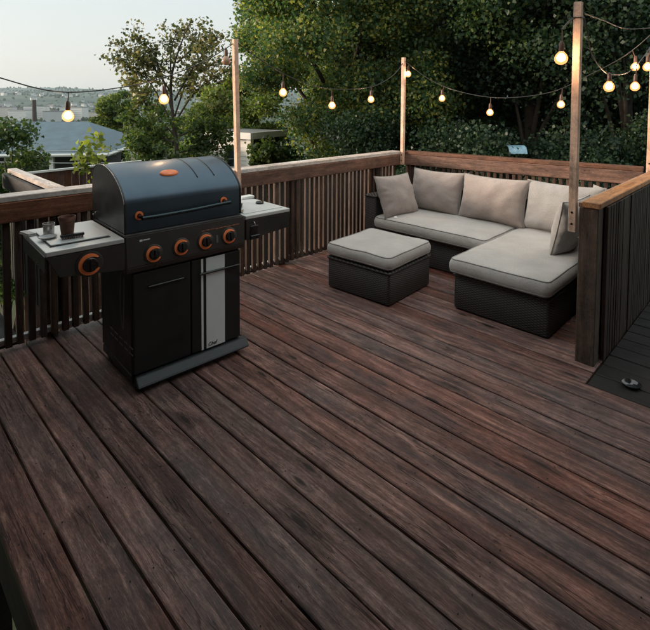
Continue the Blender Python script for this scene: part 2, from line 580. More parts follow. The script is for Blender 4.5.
# ------------------------------------------------------------------ deck
deck = empty('deck', (0, 0, 0), kind='structure')
PITCHY = 0.1503
Y0 = 0.372
XL, XR = -3.56, -0.80
DX0, DX1 = -3.56, 0.73
k = 0
joints = {}
y = Y0
while y < 5.15:
    yc = y + (PITCHY - 0.009) / 2
    x1 = DX1 if y < 2.85 else -0.80
    segs = [(DX0, x1)]
    j = joints.get(k)
    if j is not None and j < x1: segs = [(DX0, j - 0.002), (j + 0.002, x1)]
    for a, b in segs:
        plank('deck_board', (a, yc, -0.018), (b, yc, -0.018), PITCHY - 0.009 + random.uniform(-0.0015, 0.0015), 0.036, W_deck, (0, 1, 0), deck, bev=0.004, jit=0.0014)
    y += PITCHY
    k += 1
YEND = y
# joists, rim boards and posts that carry the boards
M_joist = wood('joist_wood', (0.02, 0.014, 0.01), (0.05, 0.035, 0.025), (0.08, 0.055, 0.04))
for x in np.arange(DX0 + 0.03, DX1, 0.405):
    plank('joist', (x, Y0 + 0.045, -0.135), (x, (YEND if x < -0.85 else 2.9) - 0.05, -0.135), 0.038, 0.19, M_joist, (1, 0, 0), deck)
plank('rim_board', (DX0, Y0 + 0.02, -0.13), (DX1, Y0 + 0.02, -0.13), 0.19, 0.036, M_joist, (0, 0, 1), deck)
plank('rim_board', (-0.80, 2.90, -0.13), (DX1, 2.90, -0.13), 0.19, 0.036, M_joist, (0, 0, 1), deck)
for x in (-3.3, -1.2, 0.5):
    for yy in (0.6, 2.7, 5.0):
        if x > 0 and yy > 2.75: continue
        plank('support_post', (x, yy, -3.4), (x, yy, -0.235), 0.09, 0.09, M_joist, (1, 0, 0), deck)
# screw heads
bm = B()
for x in np.arange(DX0 + 0.03, DX1, 0.405):
    yy = Y0
    while yy < 5.1:
        if not (x > -0.85 and yy > 2.8):
            for dy in (0.03, 0.11):
                lathe(bm, [(0.0026, 0.0), (0.0026, 0.0016), (0.0, 0.001)], 6, Matrix.Translation((x + random.uniform(-.008, .008), yy + dy + random.uniform(-.008, .008), 0.0)))
        yy += PITCHY
M_screw = plain('screw_metal', (0.03, 0.028, 0.027), 0.5, 0.8)
obj('deck_screws', bm, M_screw, deck, kind='stuff')
# landing beyond the right-hand railing; deep shade is put into its near-black colour
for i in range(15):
    plank('shade_landing_board', (-0.79, 3.00 + 0.15 * i, -0.020), (0.74, 3.00 + 0.15 * i, -0.020), 0.142, 0.036, W_dark, (0, 1, 0), deck, jit=0.001)

# ------------------------------------------------------------------ railings
def railing(root, a, b, inner, facez=(0.83, 0.955), capw=0.135, cap_mat=W_cap, face_mat=W_rail, bal_mat=W_bal, pitch=0.0656, skip=None, posts=(), zb=0.085, face_seg=2.45):
    """a->b ground line of the baluster row; inner = unit vector to the deck side"""
    a = Vector((*a, 0)); b = Vector((*b, 0)); inn = Vector((*inner, 0))
    d = (b - a); Ln = d.length; d.normalize()
    Z = Vector((0, 0, 1))
    off = inn * 0.0
    # bottom rail on the outer side, balusters in front of it
    bo = a - inn * 0.042
    plank('bottom_rail', bo + Z * (zb - 0.045 + 0.02), bo + d * Ln + Z * (zb - 0.045 + 0.02), 0.040, 0.036, W_pale, inn, root)
    to = a - inn * 0.042
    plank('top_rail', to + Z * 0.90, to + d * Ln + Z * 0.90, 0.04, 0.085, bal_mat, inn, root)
    n = int(Ln / pitch)
    for i in range(n):
        p = a + d * (i + 0.5) * pitch
        if skip and skip(p): continue
        w = 0.036 + random.uniform(-0.002, 0.003)
        w = round(w * 500) / 500
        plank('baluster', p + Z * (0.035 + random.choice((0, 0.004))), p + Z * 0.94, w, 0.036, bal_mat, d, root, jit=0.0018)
    t = 0
    nseg = max(1, round(Ln / face_seg))
    for i in range(nseg):
        q0 = a + d * (Ln * i / nseg + 0.001) + inn * 0.038
        q1 = a + d * (Ln * (i + 1) / nseg - 0.001) + inn * 0.038
        zc = (facez[0] + facez[1]) / 2
        plank('face_board', q0 + Z * zc, q1 + Z * zc, facez[1] - facez[0], 0.036, face_mat, Z, root, bev=0.004)
        plank('cap_board', q0 + Z * 0.975 - inn * (0.0), q1 + Z * 0.975 - inn * (0.0), capw, 0.036, cap_mat, inn, root, bev=0.004).location -= inn * 0.055 - Vector((0, 0, 0))
    for s in posts:
        q = a + d * s - inn * 0.11
        plank('rail_post', q + Z * -0.35, q + Z * 0.955, 0.088, 0.088, face_mat, d, root)


lr = empty('wooden_railing', (-3.45, 2.4, 0), 'long brown slatted wooden railing running behind the grill to the far corner', 'railing')
railing(lr, (-3.47, -0.9), (-3.47, 4.80), (1, 0), posts=(0.05, 1.87, 3.9, 5.15, 5.66))
br = empty('wooden_railing', (-2.2, 5.0, 0), 'brown slatted wooden railing along the far side behind the sofa', 'railing')
railing(br, (-3.40, 4.862), (-1.00, 5.235), (0.153, -0.988), posts=(0.05, 1.25, 2.3), cap_mat=W_rail)
rr_ = empty('wooden_railing', (-0.88, 4.1, 0), 'dark plank railing end at the right with an orange brown cap', 'railing')
# end post facing the camera, cap and the dark boarded outer face
plank('end_post', (-0.868, 3.185, -0.02), (-0.868, 3.185, 0.955), 0.105, 0.10, wood('end_post_wood', (0.03, 0.018, 0.012), (0.09, 0.052, 0.033), (0.16, 0.10, 0.065), var=0.1), (1, 0, 0), rr_, bev=0.004)
plank('cap_board', (-0.853, 3.125, 0.975), (-0.853, 5.30, 0.975), 0.098, 0.036, W_capr, (1, 0, 0), rr_, bev=0.004)
plank('cap_trim', (-0.916, 3.14, 0.969), (-0.916, 5.15, 0.969), 0.022, 0.028, W_capr, (1, 0, 0), rr_, bev=0.003)
yy = 3.262
while yy < 5.2:
    plank('fence_board', (-0.805, yy + 0.02, -0.25), (-0.805, yy + 0.02, 0.955), random.choice((0.034, 0.037, 0.039)), 0.02, W_slat, (0, 1, 0), rr_, jit=0.0035)
    plank('baluster', (-0.915, yy + 0.02, 0.04), (-0.915, yy + 0.02, 0.95), 0.036, 0.036, W_bal, (0, 1, 0), rr_, jit=0.001)
    yy += 0.0405
plank('inner_rail', (-0.86, 3.24, 0.89), (-0.86, 5.2, 0.89), 0.05, 0.09, W_dark, (1, 0, 0), rr_)
plank('inner_rail', (-0.86, 3.24, 0.06), (-0.86, 5.2, 0.06), 0.05, 0.09, W_dark, (1, 0, 0), rr_)
# side landing beyond the long railing
sr = empty('wooden_railing', (-4.1, 1.0, 0), 'dark railing jutting outward beside the long railing, pale weathered cap', 'railing')
railing(sr, (-3.56, 1.03), (-4.84, 1.03), (0, -1), capw=0.07, face_mat=W_dark, bal_mat=W_dark)
so = empty('wooden_railing', (-4.8, -0.2, 0), 'outermost dark railing of the side landing with pale cap at the left edge', 'railing')
railing(so, (-4.80, -1.2), (-4.80, 0.93), (1, 0), capw=0.07, face_mat=W_dark, bal_mat=W_dark)
land = empty('side_landing', (-4.2, 0, 0), kind='structure')
for i in range(9):
    plank('deck_board', (-3.60, -1.1 + i * 0.225, -0.018), (-4.88, -1.1 + i * 0.225, -0.018), 0.215, 0.036, W_dark, (0, 1, 0), land)

# unseen house behind and right of the viewer; walls placed to cut skylight
hw = empty('unseen_house', (1.5, -1.2, -3.2), kind='structure')
M_hw = plain('unseen_wall_siding', (0.36, 0.35, 0.33), 0.7, 0, 0.1, 2)  # lightened so the walls bounce light onto the grill front
for i in range(40):
    z = -3.2 + 0.19 * i
    plank('unseen_wall_board', (-5.5, -1.15, z), (3.0, -1.15, z), 0.188, 0.02, M_hw, (0, 0, 1), hw)
    plank('unseen_wall_board', (0.76, -1.13, z), (0.76, 4.4, z), 0.188, 0.02, M_hw, (0, 0, 1), hw)

# unseen roof added over the near end of the deck to darken it
for i in range(14):
    plank('shade_roof_board', (-3.4, -1.1 + i * 0.15, 2.40), (0.74, -1.1 + i * 0.15, 2.40), 0.148, 0.03, M_hw, (0, 1, 0), hw)
for i in range(7):
    plank('shade_roof_board', (-0.25 + i * 0.15, 0.93, 2.43), (-0.25 + i * 0.15, 4.4, 2.43), 0.148, 0.03, M_hw, (1, 0, 0), hw)

# ------------------------------------------------------------------ light posts
def lumber(name_label, x, y, z0, z1, w=0.04, lean=(0, 0), nails=True):
    r = empty('light_post', (x, y, z0), name_label, 'post', 'bare pine posts that carry the string lights')
    plank('post', (x, y, z0), (x + lean[0], y + lean[1], z1), w, w, W_post, (1, 0, 0), r, bev=0.002)
    if nails:
        bm = B()
        for z in (z0 + 0.05, z0 + 0.12):
            lathe(bm, [(0.007, 0), (0.007, 0.004), (0.0, 0.006)], 10, Matrix.Translation((x + 0.0, y - w / 2 - 0.0005, z)) @ Matrix.Rotation(R(90), 4, 'X'))
        obj('bolt', bm, M_screw, r)
    return r


lumber('slim bare pine post standing just behind the grill lid on the long railing', -3.405, 2.40, 0.80, 2.105, 0.04, (0, -0.03))
lumber('slim bare pine post in the far corner where two railings meet', -3.395, 4.79, 0.83, 2.12, 0.04, (0.0, 0.0))
lumber('tallest and nearest bare pine post, bolted to the end of the right railing', -0.955, 3.135, 0.800, 2.18, 0.042, (0.004, -0.03))
lumber('bare pine post cut by the right edge of the photo behind the right railing', -0.925, 5.08, 0.93, 2.30, 0.045)
# cable tie round the nearest post
tt = bpy.data.objects['light_post.002']
bm = B()
zt = 2.09
c = Vector((-0.951, 3.107, zt))
h = 0.0235
tube(bm, [c + Vector(p) for p in ((-h, -h, 0), (h, -h, -.004), (h, h, 0.002), (-h, h, .004))], 0.004, 6, close=True)
tube(bm, [c + Vector(p) for p in ((-h, -h, 0), (-h - .02, -h - .004, 0.008), (-h - .028, -h, -0.006), (-h - .018, -h, -.014))], 0.0035, 6)
obj('cable_tie', bm, M_screw, tt)

# ------------------------------------------------------------------ string lights
M_cable = plain('cable_rubber', (0.018, 0.017, 0.016), 0.38, spec=0.6)
M_sock = plain('socket_plastic', (0.10, 0.05, 0.035), 0.45)
M_fil = emit_mat('filament_glow', (1.0, 0.60, 0.33), 400.0)
m, nt, N, L, P = mat_new('lit_bulb_glass')
tp = N.new('ShaderNodeBsdfTransparent'); em = N.new('ShaderNodeEmission')
em.inputs['Color'].default_value = (1.0, 0.40, 0.12, 1); em.inputs['Strength'].default_value = 3.4
ms = N.new('ShaderNodeMixShader'); ms.inputs[0].default_value = 0.20
L.new(tp.outputs[0], ms.inputs[1]); L.new(em.outputs[0], ms.inputs[2]); L.new(ms.outputs[0], N['Material Output'].inputs['Surface'])
M_bulb = m
m.cycles.emission_sampling = 'NONE'
m, nt, N, L, P = mat_new('inner_bulb_glow')
tp = N.new('ShaderNodeBsdfTransparent'); em = N.new('ShaderNodeEmission')
em.inputs['Color'].default_value = (1.0, 0.56, 0.27, 1); em.inputs['Strength'].default_value = 14.0
ms = N.new('ShaderNodeMixShader'); ms.inputs[0].default_value = 0.45
L.new(tp.outputs[0], ms.inputs[1]); L.new(em.outputs[0], ms.inputs[2]); L.new(ms.outputs[0], N['Material Output'].inputs['Surface'])
M_inner = m
m.cycles.emission_sampling = 'NONE'
M_bulb_off = plain('unlit_bulb_glass', (0.35, 0.22, 0.15), 0.1)


def string_light(label, path, bulbs, end=None, r=0.0042):
    root = empty('string_light', path[0], label, 'string lights', 'strands of globe string lights between the posts')
    pts = smooth_path(path, 10)
    # slight twist of a two-core cable
    obj('cable', tube(B(), pts, r, 6), M_cable, root, smooth='all')
    for (x, y, z, lit) in bulbs:
        bp = Vector((x, y, z))
        near = min(pts, key=lambda p: (p.xy - bp.xy).length)
        top = Vector((near.x, near.y, near.z))
        top = near
        s = bp + Vector((0, 0, 0.045))
        bm = B()
        mid = (top + s) / 2 + Vector((0.004, -0.003, 0))
        tube(bm, smooth_path([top, mid, s + Vector((0, 0, 0.03))], 4), 0.0035, 6)
        lathe(bm, [(0.0, 0.052), (0.008, 0.05), (0.0145, 0.035), (0.0155, 0.0), (0.014, -0.012), (0.0, -0.012)], 12, Matrix.Translation(s))
        obj('socket', bm, M_sock, root, smooth=True)
        bm = B()
        lathe(bm, [(0.012, 0.036), (0.018, 0.029), (0.030, 0.015), (0.037, -0.003), (0.035, -0.020), (0.026, -0.034), (0.013, -0.041), (0.0, -0.043)], 16, Matrix.Translation(bp))
        o = obj('bulb', bm, M_bulb if lit else M_bulb_off, root, smooth='all')
        if lit:
            o['label'] = 'glowing amber globe bulb'
            bm = B()
            lathe(bm, [(0.0, 0.014), (0.010, 0.010), (0.0145, 0.0), (0.011, -0.012), (0.0, -0.016)], 8, Matrix.Translation(bp))
            obj('filament', bm, M_fil, o, smooth='all')
            bm = B()
            lathe(bm, [(0.0, 0.026), (0.014, 0.020), (0.024, 0.004), (0.025, -0.006), (0.018, -0.020), (0.0, -0.028)], 14, Matrix.Translation(bp))
            obj('glow_shell', bm, M_inner, o, smooth='all')  # added glowing shell that stands for the soft halo round the filament
    return root


string_light('strand of string lights sagging across the pale sky at the left of the grill',
             [(-3.405, 2.38, 2.085), (-3.41, 2.1, 1.915), (-3.41, 1.75, 1.765), (-3.41, 1.43, 1.68), (-3.41, 1.03, 1.637), (-3.41, 0.69, 1.715), (-3.41, 0.25, 1.88), (-3.41, -0.35, 2.15)],
             [(-3.41, 1.06, 1.485, 1), (-3.41, 1.73, 1.60, 1), (-3.41, 2.285, 1.925, 0)], 1)
string_light('strand of string lights over the long railing between the grill post and the corner post',
             [(-3.405, 2.38, 2.085), (-3.41, 2.787, 1.888), (-3.41, 3.185, 1.766), (-3.41, 3.60, 1.715), (-3.41, 4.2, 1.755), (-3.41, 4.60, 1.90), (-3.395, 4.79, 2.07)],
             [(-3.41, 2.906, 1.673, 1), (-3.41, 3.565, 1.553, 1), (-3.41, 4.196, 1.62, 1)])
string_light('long strand of string lights drooping over the back railing behind the sofa',
             [(-3.375, 4.80, 2.07), (-3.11, 4.928, 1.85), (-2.75, 4.96, 1.71), (-2.29, 5.0, 1.637), (-1.80, 5.06, 1.69), (-1.443, 5.10, 1.857), (-1.15, 5.12, 2.03), (-0.93, 5.09, 2.22)],
             [(-3.36, 4.835, 1.93, 1), (-2.956, 4.942, 1.637, 1), (-2.393, 4.996, 1.484, 1), (-1.689, 5.075, 1.576, 1), (-1.082, 5.159, 1.925, 1)])
string_light('strand of string lights from the nearest post to the post at the right edge',
             [(-1.0, 2.98, 2.01), (-0.98, 3.06, 2.07), (-0.935, 3.14, 2.10), (-0.95, 3.30, 2.0), (-0.98, 3.50, 1.90), (-0.98, 3.78, 1.808), (-0.98, 4.05, 1.795), (-0.98, 4.48, 1.84), (-0.96, 4.85, 1.98), (-0.93, 5.05, 2.12)],
             [(-1.0, 2.985, 1.85, 1), (-0.98, 3.921, 1.709, 1), (-0.98, 4.694, 1.731, 1), (-0.955, 5.0, 1.91, 1)])
ec = obj('supply_cable', tube(B(), smooth_path([(-0.935, 3.14, 2.12), (-0.96, 3.65, 2.142), (-0.97, 4.3, 2.16), (-0.93, 5.05, 2.25)], 8), 0.0038, 6), M_cable, smooth='all')
tag(ec, 'thin bulbless cable stretched high between the two right-hand posts', 'cable')

# ------------------------------------------------------------------ grill
GX, GY = -2.475, 1.40
GM = Matrix.Translation((GX, GY, 0)) @ Matrix.Rotation(R(-3.0), 4, 'Z')
grill = empty('barbecue_grill', (GX, GY, 0), 'black gas barbecue grill with orange ringed knobs beside the long railing', 'grill', rz=R(-3.0))
M_blk = plain('black_enamel', (0.012, 0.013, 0.014), 0.42, 0.0, 0.2, 8, bump=0.08, bscale=400)
M_cab = plain('cabinet_black', (0.009, 0.010, 0.011), 0.5, 0.0, 0.25, 6)
M_pan = plain('panel_graphite', (0.060, 0.055, 0.052), 0.34, 0.45, 0.15, 4)
M_st = plain('brushed_steel', (0.62, 0.60, 0.58), 0.30, 1.0, 0.08, 3)
M_shelf = plain('shelf_steel', (0.60, 0.61, 0.60), 0.52, 0.45, 0.06, 3)
M_stw = plain('pale_silver', (0.72, 0.78, 0.80), 0.42, 0.05, 0.06, 3)  # pale colour stands in for the bright reflection of the steel door stripes
M_ledge = plain('ledge_grey', (0.06, 0.068, 0.075), 0.42, 0.5, 0.12, 5)
M_or = plain('orange_plastic', (1.0, 0.25, 0.085), 0.35, 0.0, 0.06, 10)
M_knob = plain('knob_black', (0.012, 0.011, 0.011), 0.3)
# lid enamel: blue-black metallic with slight orange peel
m, nt, N, L, P = mat_new('lid_enamel')
tc = N.new('ShaderNodeTexCoord')
n = noise_n(N, 5, 5); L.new(tc.outputs['Object'], n.inputs['Vector'])
r = ramp(N, [(0.3, (0.046, 0.070, 0.098)), (0.7, (0.062, 0.090, 0.120))]); L.new(n.outputs['Fac'], r.inputs[0]); L.new(r.outputs[0], P.inputs['Base Color'])
P.inputs['Metallic'].default_value = 0.95
P.inputs['Roughness'].default_value = 0.43
P.inputs['Coat Weight'].default_value = 0.35
P.inputs['Coat Roughness'].default_value = 0.25
b = noise_n(N, 500, 2); L.new(tc.outputs['Object'], b.inputs['Vector'])
bp = N.new('ShaderNodeBump'); bp.inputs['Strength'].default_value = 0.15; bp.inputs['Distance'].default_value = 0.001
L.new(b.outputs['Fac'], bp.inputs['Height']); L.new(bp.outputs[0], P.inputs['Normal'])
M_lid = m


def g(name, bm, mat, parent=grill, **kw):
    return obj(name, bm, mat, parent, GM, **kw)


# cabinet (local: x to the deck, y along the rail)
ya, yb = -0.325, 0.355
g('cabinet', box(B(), -0.49, -0.03, ya, yb, 0.090, 0.665, 0.006), M_cab)
g('back_panel', box(B(), -0.505, -0.491, ya, yb, 0.10, 0.70, 0.002), M_cab)
dl = g('door', box(B(), -0.029, -0.008, ya + 0.006, 0.012, 0.098, 0.652, 0.006, 2), M_cab)
g('handle', box(B(), -0.007, 0.004, -0.24, -0.03, 0.560, 0.572, 0.003), M_knob, dl)
dr = g('door', box(B(), -0.029, -0.008, 0.018, yb - 0.006, 0.098, 0.652, 0.006, 2), M_cab)
g('silver_stripe', box(B(), -0.0075, -0.004, 0.078, 0.092, 0.100, 0.650, 0.001), M_stw, dr)
g('silver_stripe', box(B(), -0.0075, -0.003, 0.110, 0.236, 0.100, 0.650, 0.001), M_stw, dr)
g('handle', box(B(), -0.003, 0.012, 0.060, 0.335, 0.558, 0.570, 0.003), M_knob, dr)
# lettering
cu = bpy.data.curves.new('lettering', 'FONT')
cu.body = 'Chef'
cu.size = 0.030
cu.extrude = 0.0008
cu.shear = 0.25
tmp = bpy.data.objects.new('tmp', cu)
COL.objects.link(tmp)
dg = bpy.context.evaluated_depsgraph_get()
me = bpy.data.meshes.new_from_object(tmp.evaluated_get(dg))
bpy.data.objects.remove(tmp)
me.materials.clear(); me.materials.append(M_knob)
mesh_obj('lettering', me, dr, GM @ Matrix.Translation((-0.0012, 0.119, 0.113)) @ Matrix(((0, 0, 1, 0), (1, 0, 0, 0), (0, 1, 0, 0), (0, 0, 0, 1))))
# base ledge and casters
bm = B()
pr = [(-0.030, 0.040), (0.033, 0.032), (0.036, 0.046), (0.004, 0.086), (-0.030, 0.086)]
for yy in (ya - 0.01, yb + 0.03):
    pass
vs = [[bm.verts.new((x, yy, z)) for x, z in pr] for yy in (ya + 0.012, yb + 0.03)]
for i in range(len(pr)):
    j = (i + 1) % len(pr)
    bm.faces.new((vs[0][i], vs[0][j], vs[1][j], vs[1][i]))
bm.faces.new(vs[0][::-1]); bm.faces.new(vs[1])
bmesh.ops.recalc_face_normals(bm, faces=bm.faces)
bmesh.ops.bevel(bm, geom=list(bm.edges), offset=0.003, segments=2, affect='EDGES')
g('base_ledge', bm, M_ledge)
g('base_shelf', box(B(), -0.50, -0.034, ya, yb, 0.045, 0.0885, 0.004), M_cab)
for x in (-0.44, -0.03):
    for yy in (ya + 0.03, yb - 0.02):
        bm = B()
        lathe(bm, [(0.0, -0.012), (0.022, -0.012), (0.025, -0.006), (0.025, 0.006), (0.022, 0.012), (0.0, 0.012)], 16, Matrix.Translation((x, yy, 0.025)) @ Matrix.Rotation(R(90), 4, 'X'))
        box(bm, x - 0.012, x + 0.012, yy - 0.018, yy - 0.014, 0.02, 0.05)
        g('caster', bm, M_knob, smooth=True)
# slots in the left side of the cabinet
bm = B()
for row in range(2):
    for q in range(5):
        x = -0.36 + q * 0.075
        box(bm, x, x + 0.05, ya - 0.0015, ya + 0.002, 0.205 + row * 0.035, 0.213 + row * 0.035, 0.001)
g('vent_slots', bm, plain('slot_grey', (0.12, 0.13, 0.13), 0.5, 0.6))
# gas hose loop
g('gas_hose', tube(B(), smooth_path([(-0.13, ya - 0.012, 0.66), (-0.135, ya - 0.018, 0.52), (-0.11, ya - 0.02, 0.345), (-0.095, ya - 0.018, 0.36), (-0.09, ya - 0.014, 0.52), (-0.095, ya - 0.01, 0.66)], 8), 0.0025, 6), plain('hose_grey', (0.22, 0.2, 0.18), 0.35, 0.4), smooth='all')

# control panel
def prism_y(bm, prof, y0, y1, bev=0.0, seg=2):
    t = bmesh.new()
    vs = [[t.verts.new((x, yy, z)) for x, z in prof] for yy in (y0, y1)]
    for i in range(len(prof)):
        j = (i + 1) % len(prof)
        t.faces.new((vs[0][i], vs[0][j], vs[1][j], vs[1][i]))
    t.faces.new(vs[0][::-1]); t.faces.new(vs[1])
    bmesh.ops.recalc_face_normals(t, faces=t.faces)
    if bev: bmesh.ops.bevel(t, geom=list(t.edges), offset=bev, segments=seg, affect='EDGES')
    mm = bpy.data.meshes.new('t'); t.to_mesh(mm); t.free(); bm.from_mesh(mm); bpy.data.meshes.remove(mm)
    return bm


pan = g('control_panel', prism_y(B(), [(-0.50, 0.668), (0.012, 0.668), (0.026, 0.70), (0.010, 0.868), (-0.004, 0.876), (-0.50, 0.876)], -0.365, 0.362, 0.005), M_pan)


def on_panel(y, z):
    """frame on the sloping control panel: local Z = outward"""
    t = (z - 0.70) / 0.168
    x = 0.026 - 0.016 * t
    n = Vector((0.168, 0, 0.016)).normalized()
    yv = Vector((0, 1, 0)); xv = yv.cross(n)
    Mx = Matrix((yv, n.cross(yv), n)).transposed().to_4x4()
    Mx.translation = (x, y, z)
    return Mx


def knob(y, z, parent, Mf=None, r=1.0, x_add=0):
    F_ = Mf or on_panel(y, z)
    F_ = Matrix.Translation((x_add, 0, 0)) @ F_
    bm = B()
    lathe(bm, [(0.0, 0.0), (0.037 * r, 0.0), (0.037 * r, 0.003), (0.0345 * r, 0.005), (0.0, 0.005)], 32, F_)
    bz = g('bezel', bm, M_pan, parent, smooth=True)
    bm = B()
    # orange ring, open at one side like a crescent
    prof = []
    a0, a1 = R(38), R(330)
    K = 30
    ring = []
    for i in range(K + 1):
        a = a0 + (a1 - a0) * i / K
        w = 0.0125 * r * math.sin(math.pi * min(1, max(0.0, (i + 0.6) / (K + 1.2)))) ** 0.45
        ro = 0.0305 * r; ri = ro - w
        ring.append([bm.verts.new(F_ @ Vector((math.cos(a) * q, math.sin(a) * q, zz))) for q, zz in ((ro, 0.0055), (ro, 0.010), (ri, 0.012), (ri, 0.0055))])
    for A_, B_ in zip(ring, ring[1:]):
        for j in range(4):
            bm.faces.new((A_[j], A_[(j + 1) % 4], B_[(j + 1) % 4], B_[j]))
    bm.faces.new(ring[0]); bm.faces.new(ring[-1][::-1])
    bmesh.ops.recalc_face_normals(bm, faces=bm.faces)
    g('ring', bm, M_or, bz, smooth=True)
    bm = B()
    lathe(bm, [(0.0205 * r, 0.005), (0.0205 * r, 0.021), (0.018 * r, 0.026), (0.0, 0.027)], 24, F_)
    box(bm, -0.004, 0.004, -0.017 * r, 0.017 * r, 0.026, 0.034, 0.0015, Mx=F_)
    g('grip', bm, M_knob, bz, smooth=True)


for yv_, zv in ((-0.218, 0.752), (-0.058, 0.757), (0.093, 0.760), (0.252, 0.763)):
    knob(yv_, zv, pan, r=1.42)
# printed legend bars and badge
bm = B()
for i in range(9):
    box(bm, -0.012 + 0.001 * (i % 2), 0.012, -0.0018, 0.0018, 0, 0.0012, Mx=on_panel(0.085 + i * 0.029, 0.822 + 0.001 * (i % 3)))
g('legend_print', bm, plain('legend_orange', (0.45, 0.16, 0.08), 0.5), pan)
bm = B()
box(bm, -0.028, -0.012, -0.005, 0.005, 0, 0.0015, Mx=on_panel(-0.262, 0.835))
box(bm, -0.009, 0.028, -0.003, 0.003, 0, 0.0012, Mx=on_panel(-0.262, 0.836))
g('badge', bm, M_stw, pan)
bm = B(); box(bm, -0.007, 0.007, -0.022, 0.022, 0, 0.001, Mx=on_panel(0.172, 0.76))
g('ignition_icon', bm, plain('icon_grey', (0.12, 0.13, 0.14), 0.4), pan)

# firebox and lid
g('firebox', prism_y(B(), [(-0.50, 0.877), (-0.03, 0.877), (-0.03, 0.905), (-0.50, 0.905)], -0.345, 0.345, 0.003), M_blk)
prof = [(-0.008, 0.880), (-0.008, 1.035), (-0.018, 1.062), (-0.048, 1.098), (-0.095, 1.136), (-0.165, 1.174), (-0.25, 1.201), (-0.34, 1.212), (-0.43, 1.203), (-0.495, 1.175), (-0.525, 1.13), (-0.53, 0.905), (-0.53, 0.88)]
sp = smooth_path([(p[0], 0, p[1]) for p in prof[1:11]], 4)
P2 = [prof[0]] + [(p.x, p.z) for p in sp] + prof[11:]
lid = None
bm = B()
yl, yr = -0.362, 0.358
# hood skin between the end caps, with two pressed ridges
ys = [yl + 0.012, 0.095, 0.101, 0.107, 0.205, 0.211, 0.217, yr - 0.012]
dz = [0] * 8
rows = []
for yv_, e in zip(ys, dz):
    row = []
    for i, (x, z) in enumerate(P2):
        a = P2[max(i - 1, 0)]; b_ = P2[min(i + 1, len(P2) - 1)]
        nx, nz = -(b_[1] - a[1]), (b_[0] - a[0])
        ln_ = math.hypot(nx, nz) or 1
        tt_ = min(1, max(0, (z - 1.10) / 0.07)); ee = e * 0.8 * tt_ * tt_ * (3 - 2 * tt_)
        row.append(bm.verts.new((x - nx / ln_ * ee * -1 * -1, yv_, z - nz / ln_ * ee)))
    rows.append(row)
for A_, B_ in zip(rows, rows[1:]):
    for i in range(len(P2) - 1):
        bm.faces.new((A_[i], A_[i + 1], B_[i + 1], B_[i]))
bm.faces.new((rows[0][0], rows[0][-1], rows[-1][-1], rows[-1][0])) if False else None
bmesh.ops.recalc_face_normals(bm, faces=bm.faces)
lid = g('lid', bm, M_lid, smooth=35)


def grow(P_, e):
    out = []
    cx_, cz_ = -0.27, 1.0
    for x, z in P_:
        dx, dzz = x - cx_, z - cz_
        l_ = math.hypot(dx, dzz)
        out.append((x + dx / l_ * e, z + (dzz / l_ * e if z > 0.9 else 0)))
    return out


for y0_, y1_ in ((yl, yl + 0.012), (yr - 0.012, yr)):
    g('end_cap', prism_y(B(), grow(P2, 0.004), y0_, y1_, 0.0025), M_blk, lid, smooth=35)
for yv_ in (0.10, 0.212):
    rib = [(x + 0.001, yv_, z + 0.0005) for x, z in P2 if z > 1.125 and x < -0.05]
    g('rib', tube(B(), rib[:-3], 0.0032, 6), M_blk, lid, smooth='all')
# thin bright rim on the left end cap
rim = [(x, yl - 0.001, z) for x, z in grow(P2, 0.0045)][1:-2]
g('rim', tube(B(), rim, 0.0022, 6), plain('rim_steel', (0.3, 0.3, 0.29), 0.3, 0.9), lid, smooth='all')
# thermometer plate on the hood
bm = B()
Tt = Matrix.Translation((-0.135, -0.055, 1.160)) @ Matrix.Rotation(R(33), 4, 'Y')
lathe(bm, [(0.0, 0.010), (0.030, 0.010), (0.036, 0.006), (0.038, 0.0), (0.0, 0.0)], 28, Tt @ Matrix.Scale(1.5, 4, (0, 1, 0)) @ Matrix.Scale(0.72, 4, (1, 0, 0)))
g('thermometer_plate', bm, M_or, lid, smooth=True)
# handle
hp = [(0.030, -0.288, 0.965), (0.048, -0.262, 0.962), (0.052, -0.20, 0.961), (0.054, 0.0, 0.967), (0.052, 0.14, 0.982), (0.050, 0.20, 0.994), (0.034, 0.225, 0.999)]
hd = g('lid_handle', tube(B(), smooth_path([(0.0515, -0.288, 0.963), (0.052, -0.2, 0.962), (0.054, 0, 0.966), (0.052, 0.14, 0.972), (0.0515, 0.245, 0.976)], 6), 0.0105, 12), plain('handle_teal', (0.03, 0.045, 0.05), 0.3, 0.8), lid, smooth=60)
for yv_, zz in ((-0.283, 0.973), (0.232, 0.984)):
    bm = B()
    lathe(bm, [(0.0, 0.0), (0.011, 0.0), (0.011, 0.055), (0.0, 0.055)], 14, Matrix.Translation((-0.006, yv_, zz - 0.008)) @ Matrix.Rotation(R(90), 4, 'Y'))
    st_ = g('standoff', bm, M_knob, hd, smooth=True)
    bm = B()
    Tm = Matrix.Translation((-0.007, yv_, zz - 0.006)) @ Matrix.Rotation(R(90), 4, 'Y')
    lathe(bm, [(0.0125, 0.006), (0.0225, 0.006), (0.0235, 0.002), (0.0235, 0.0), (0.0125, 0.0), (0.0125, 0.006)], 24, Tm)
    g('orange_washer', bm, M_or, hd, smooth=True)
# small bolts low on the lid side
bm = B()
for x, z in ((-0.455, 0.918), (-0.50, 0.898)):
    lathe(bm, [(0.007, 0), (0.007, 0.006), (0.0, 0.009)], 10, Matrix.Translation((x, yl - 0.001, z)) @ Matrix.Rotation(R(90), 4, 'X'))
g('hinge_bolt', bm, M_st, lid)

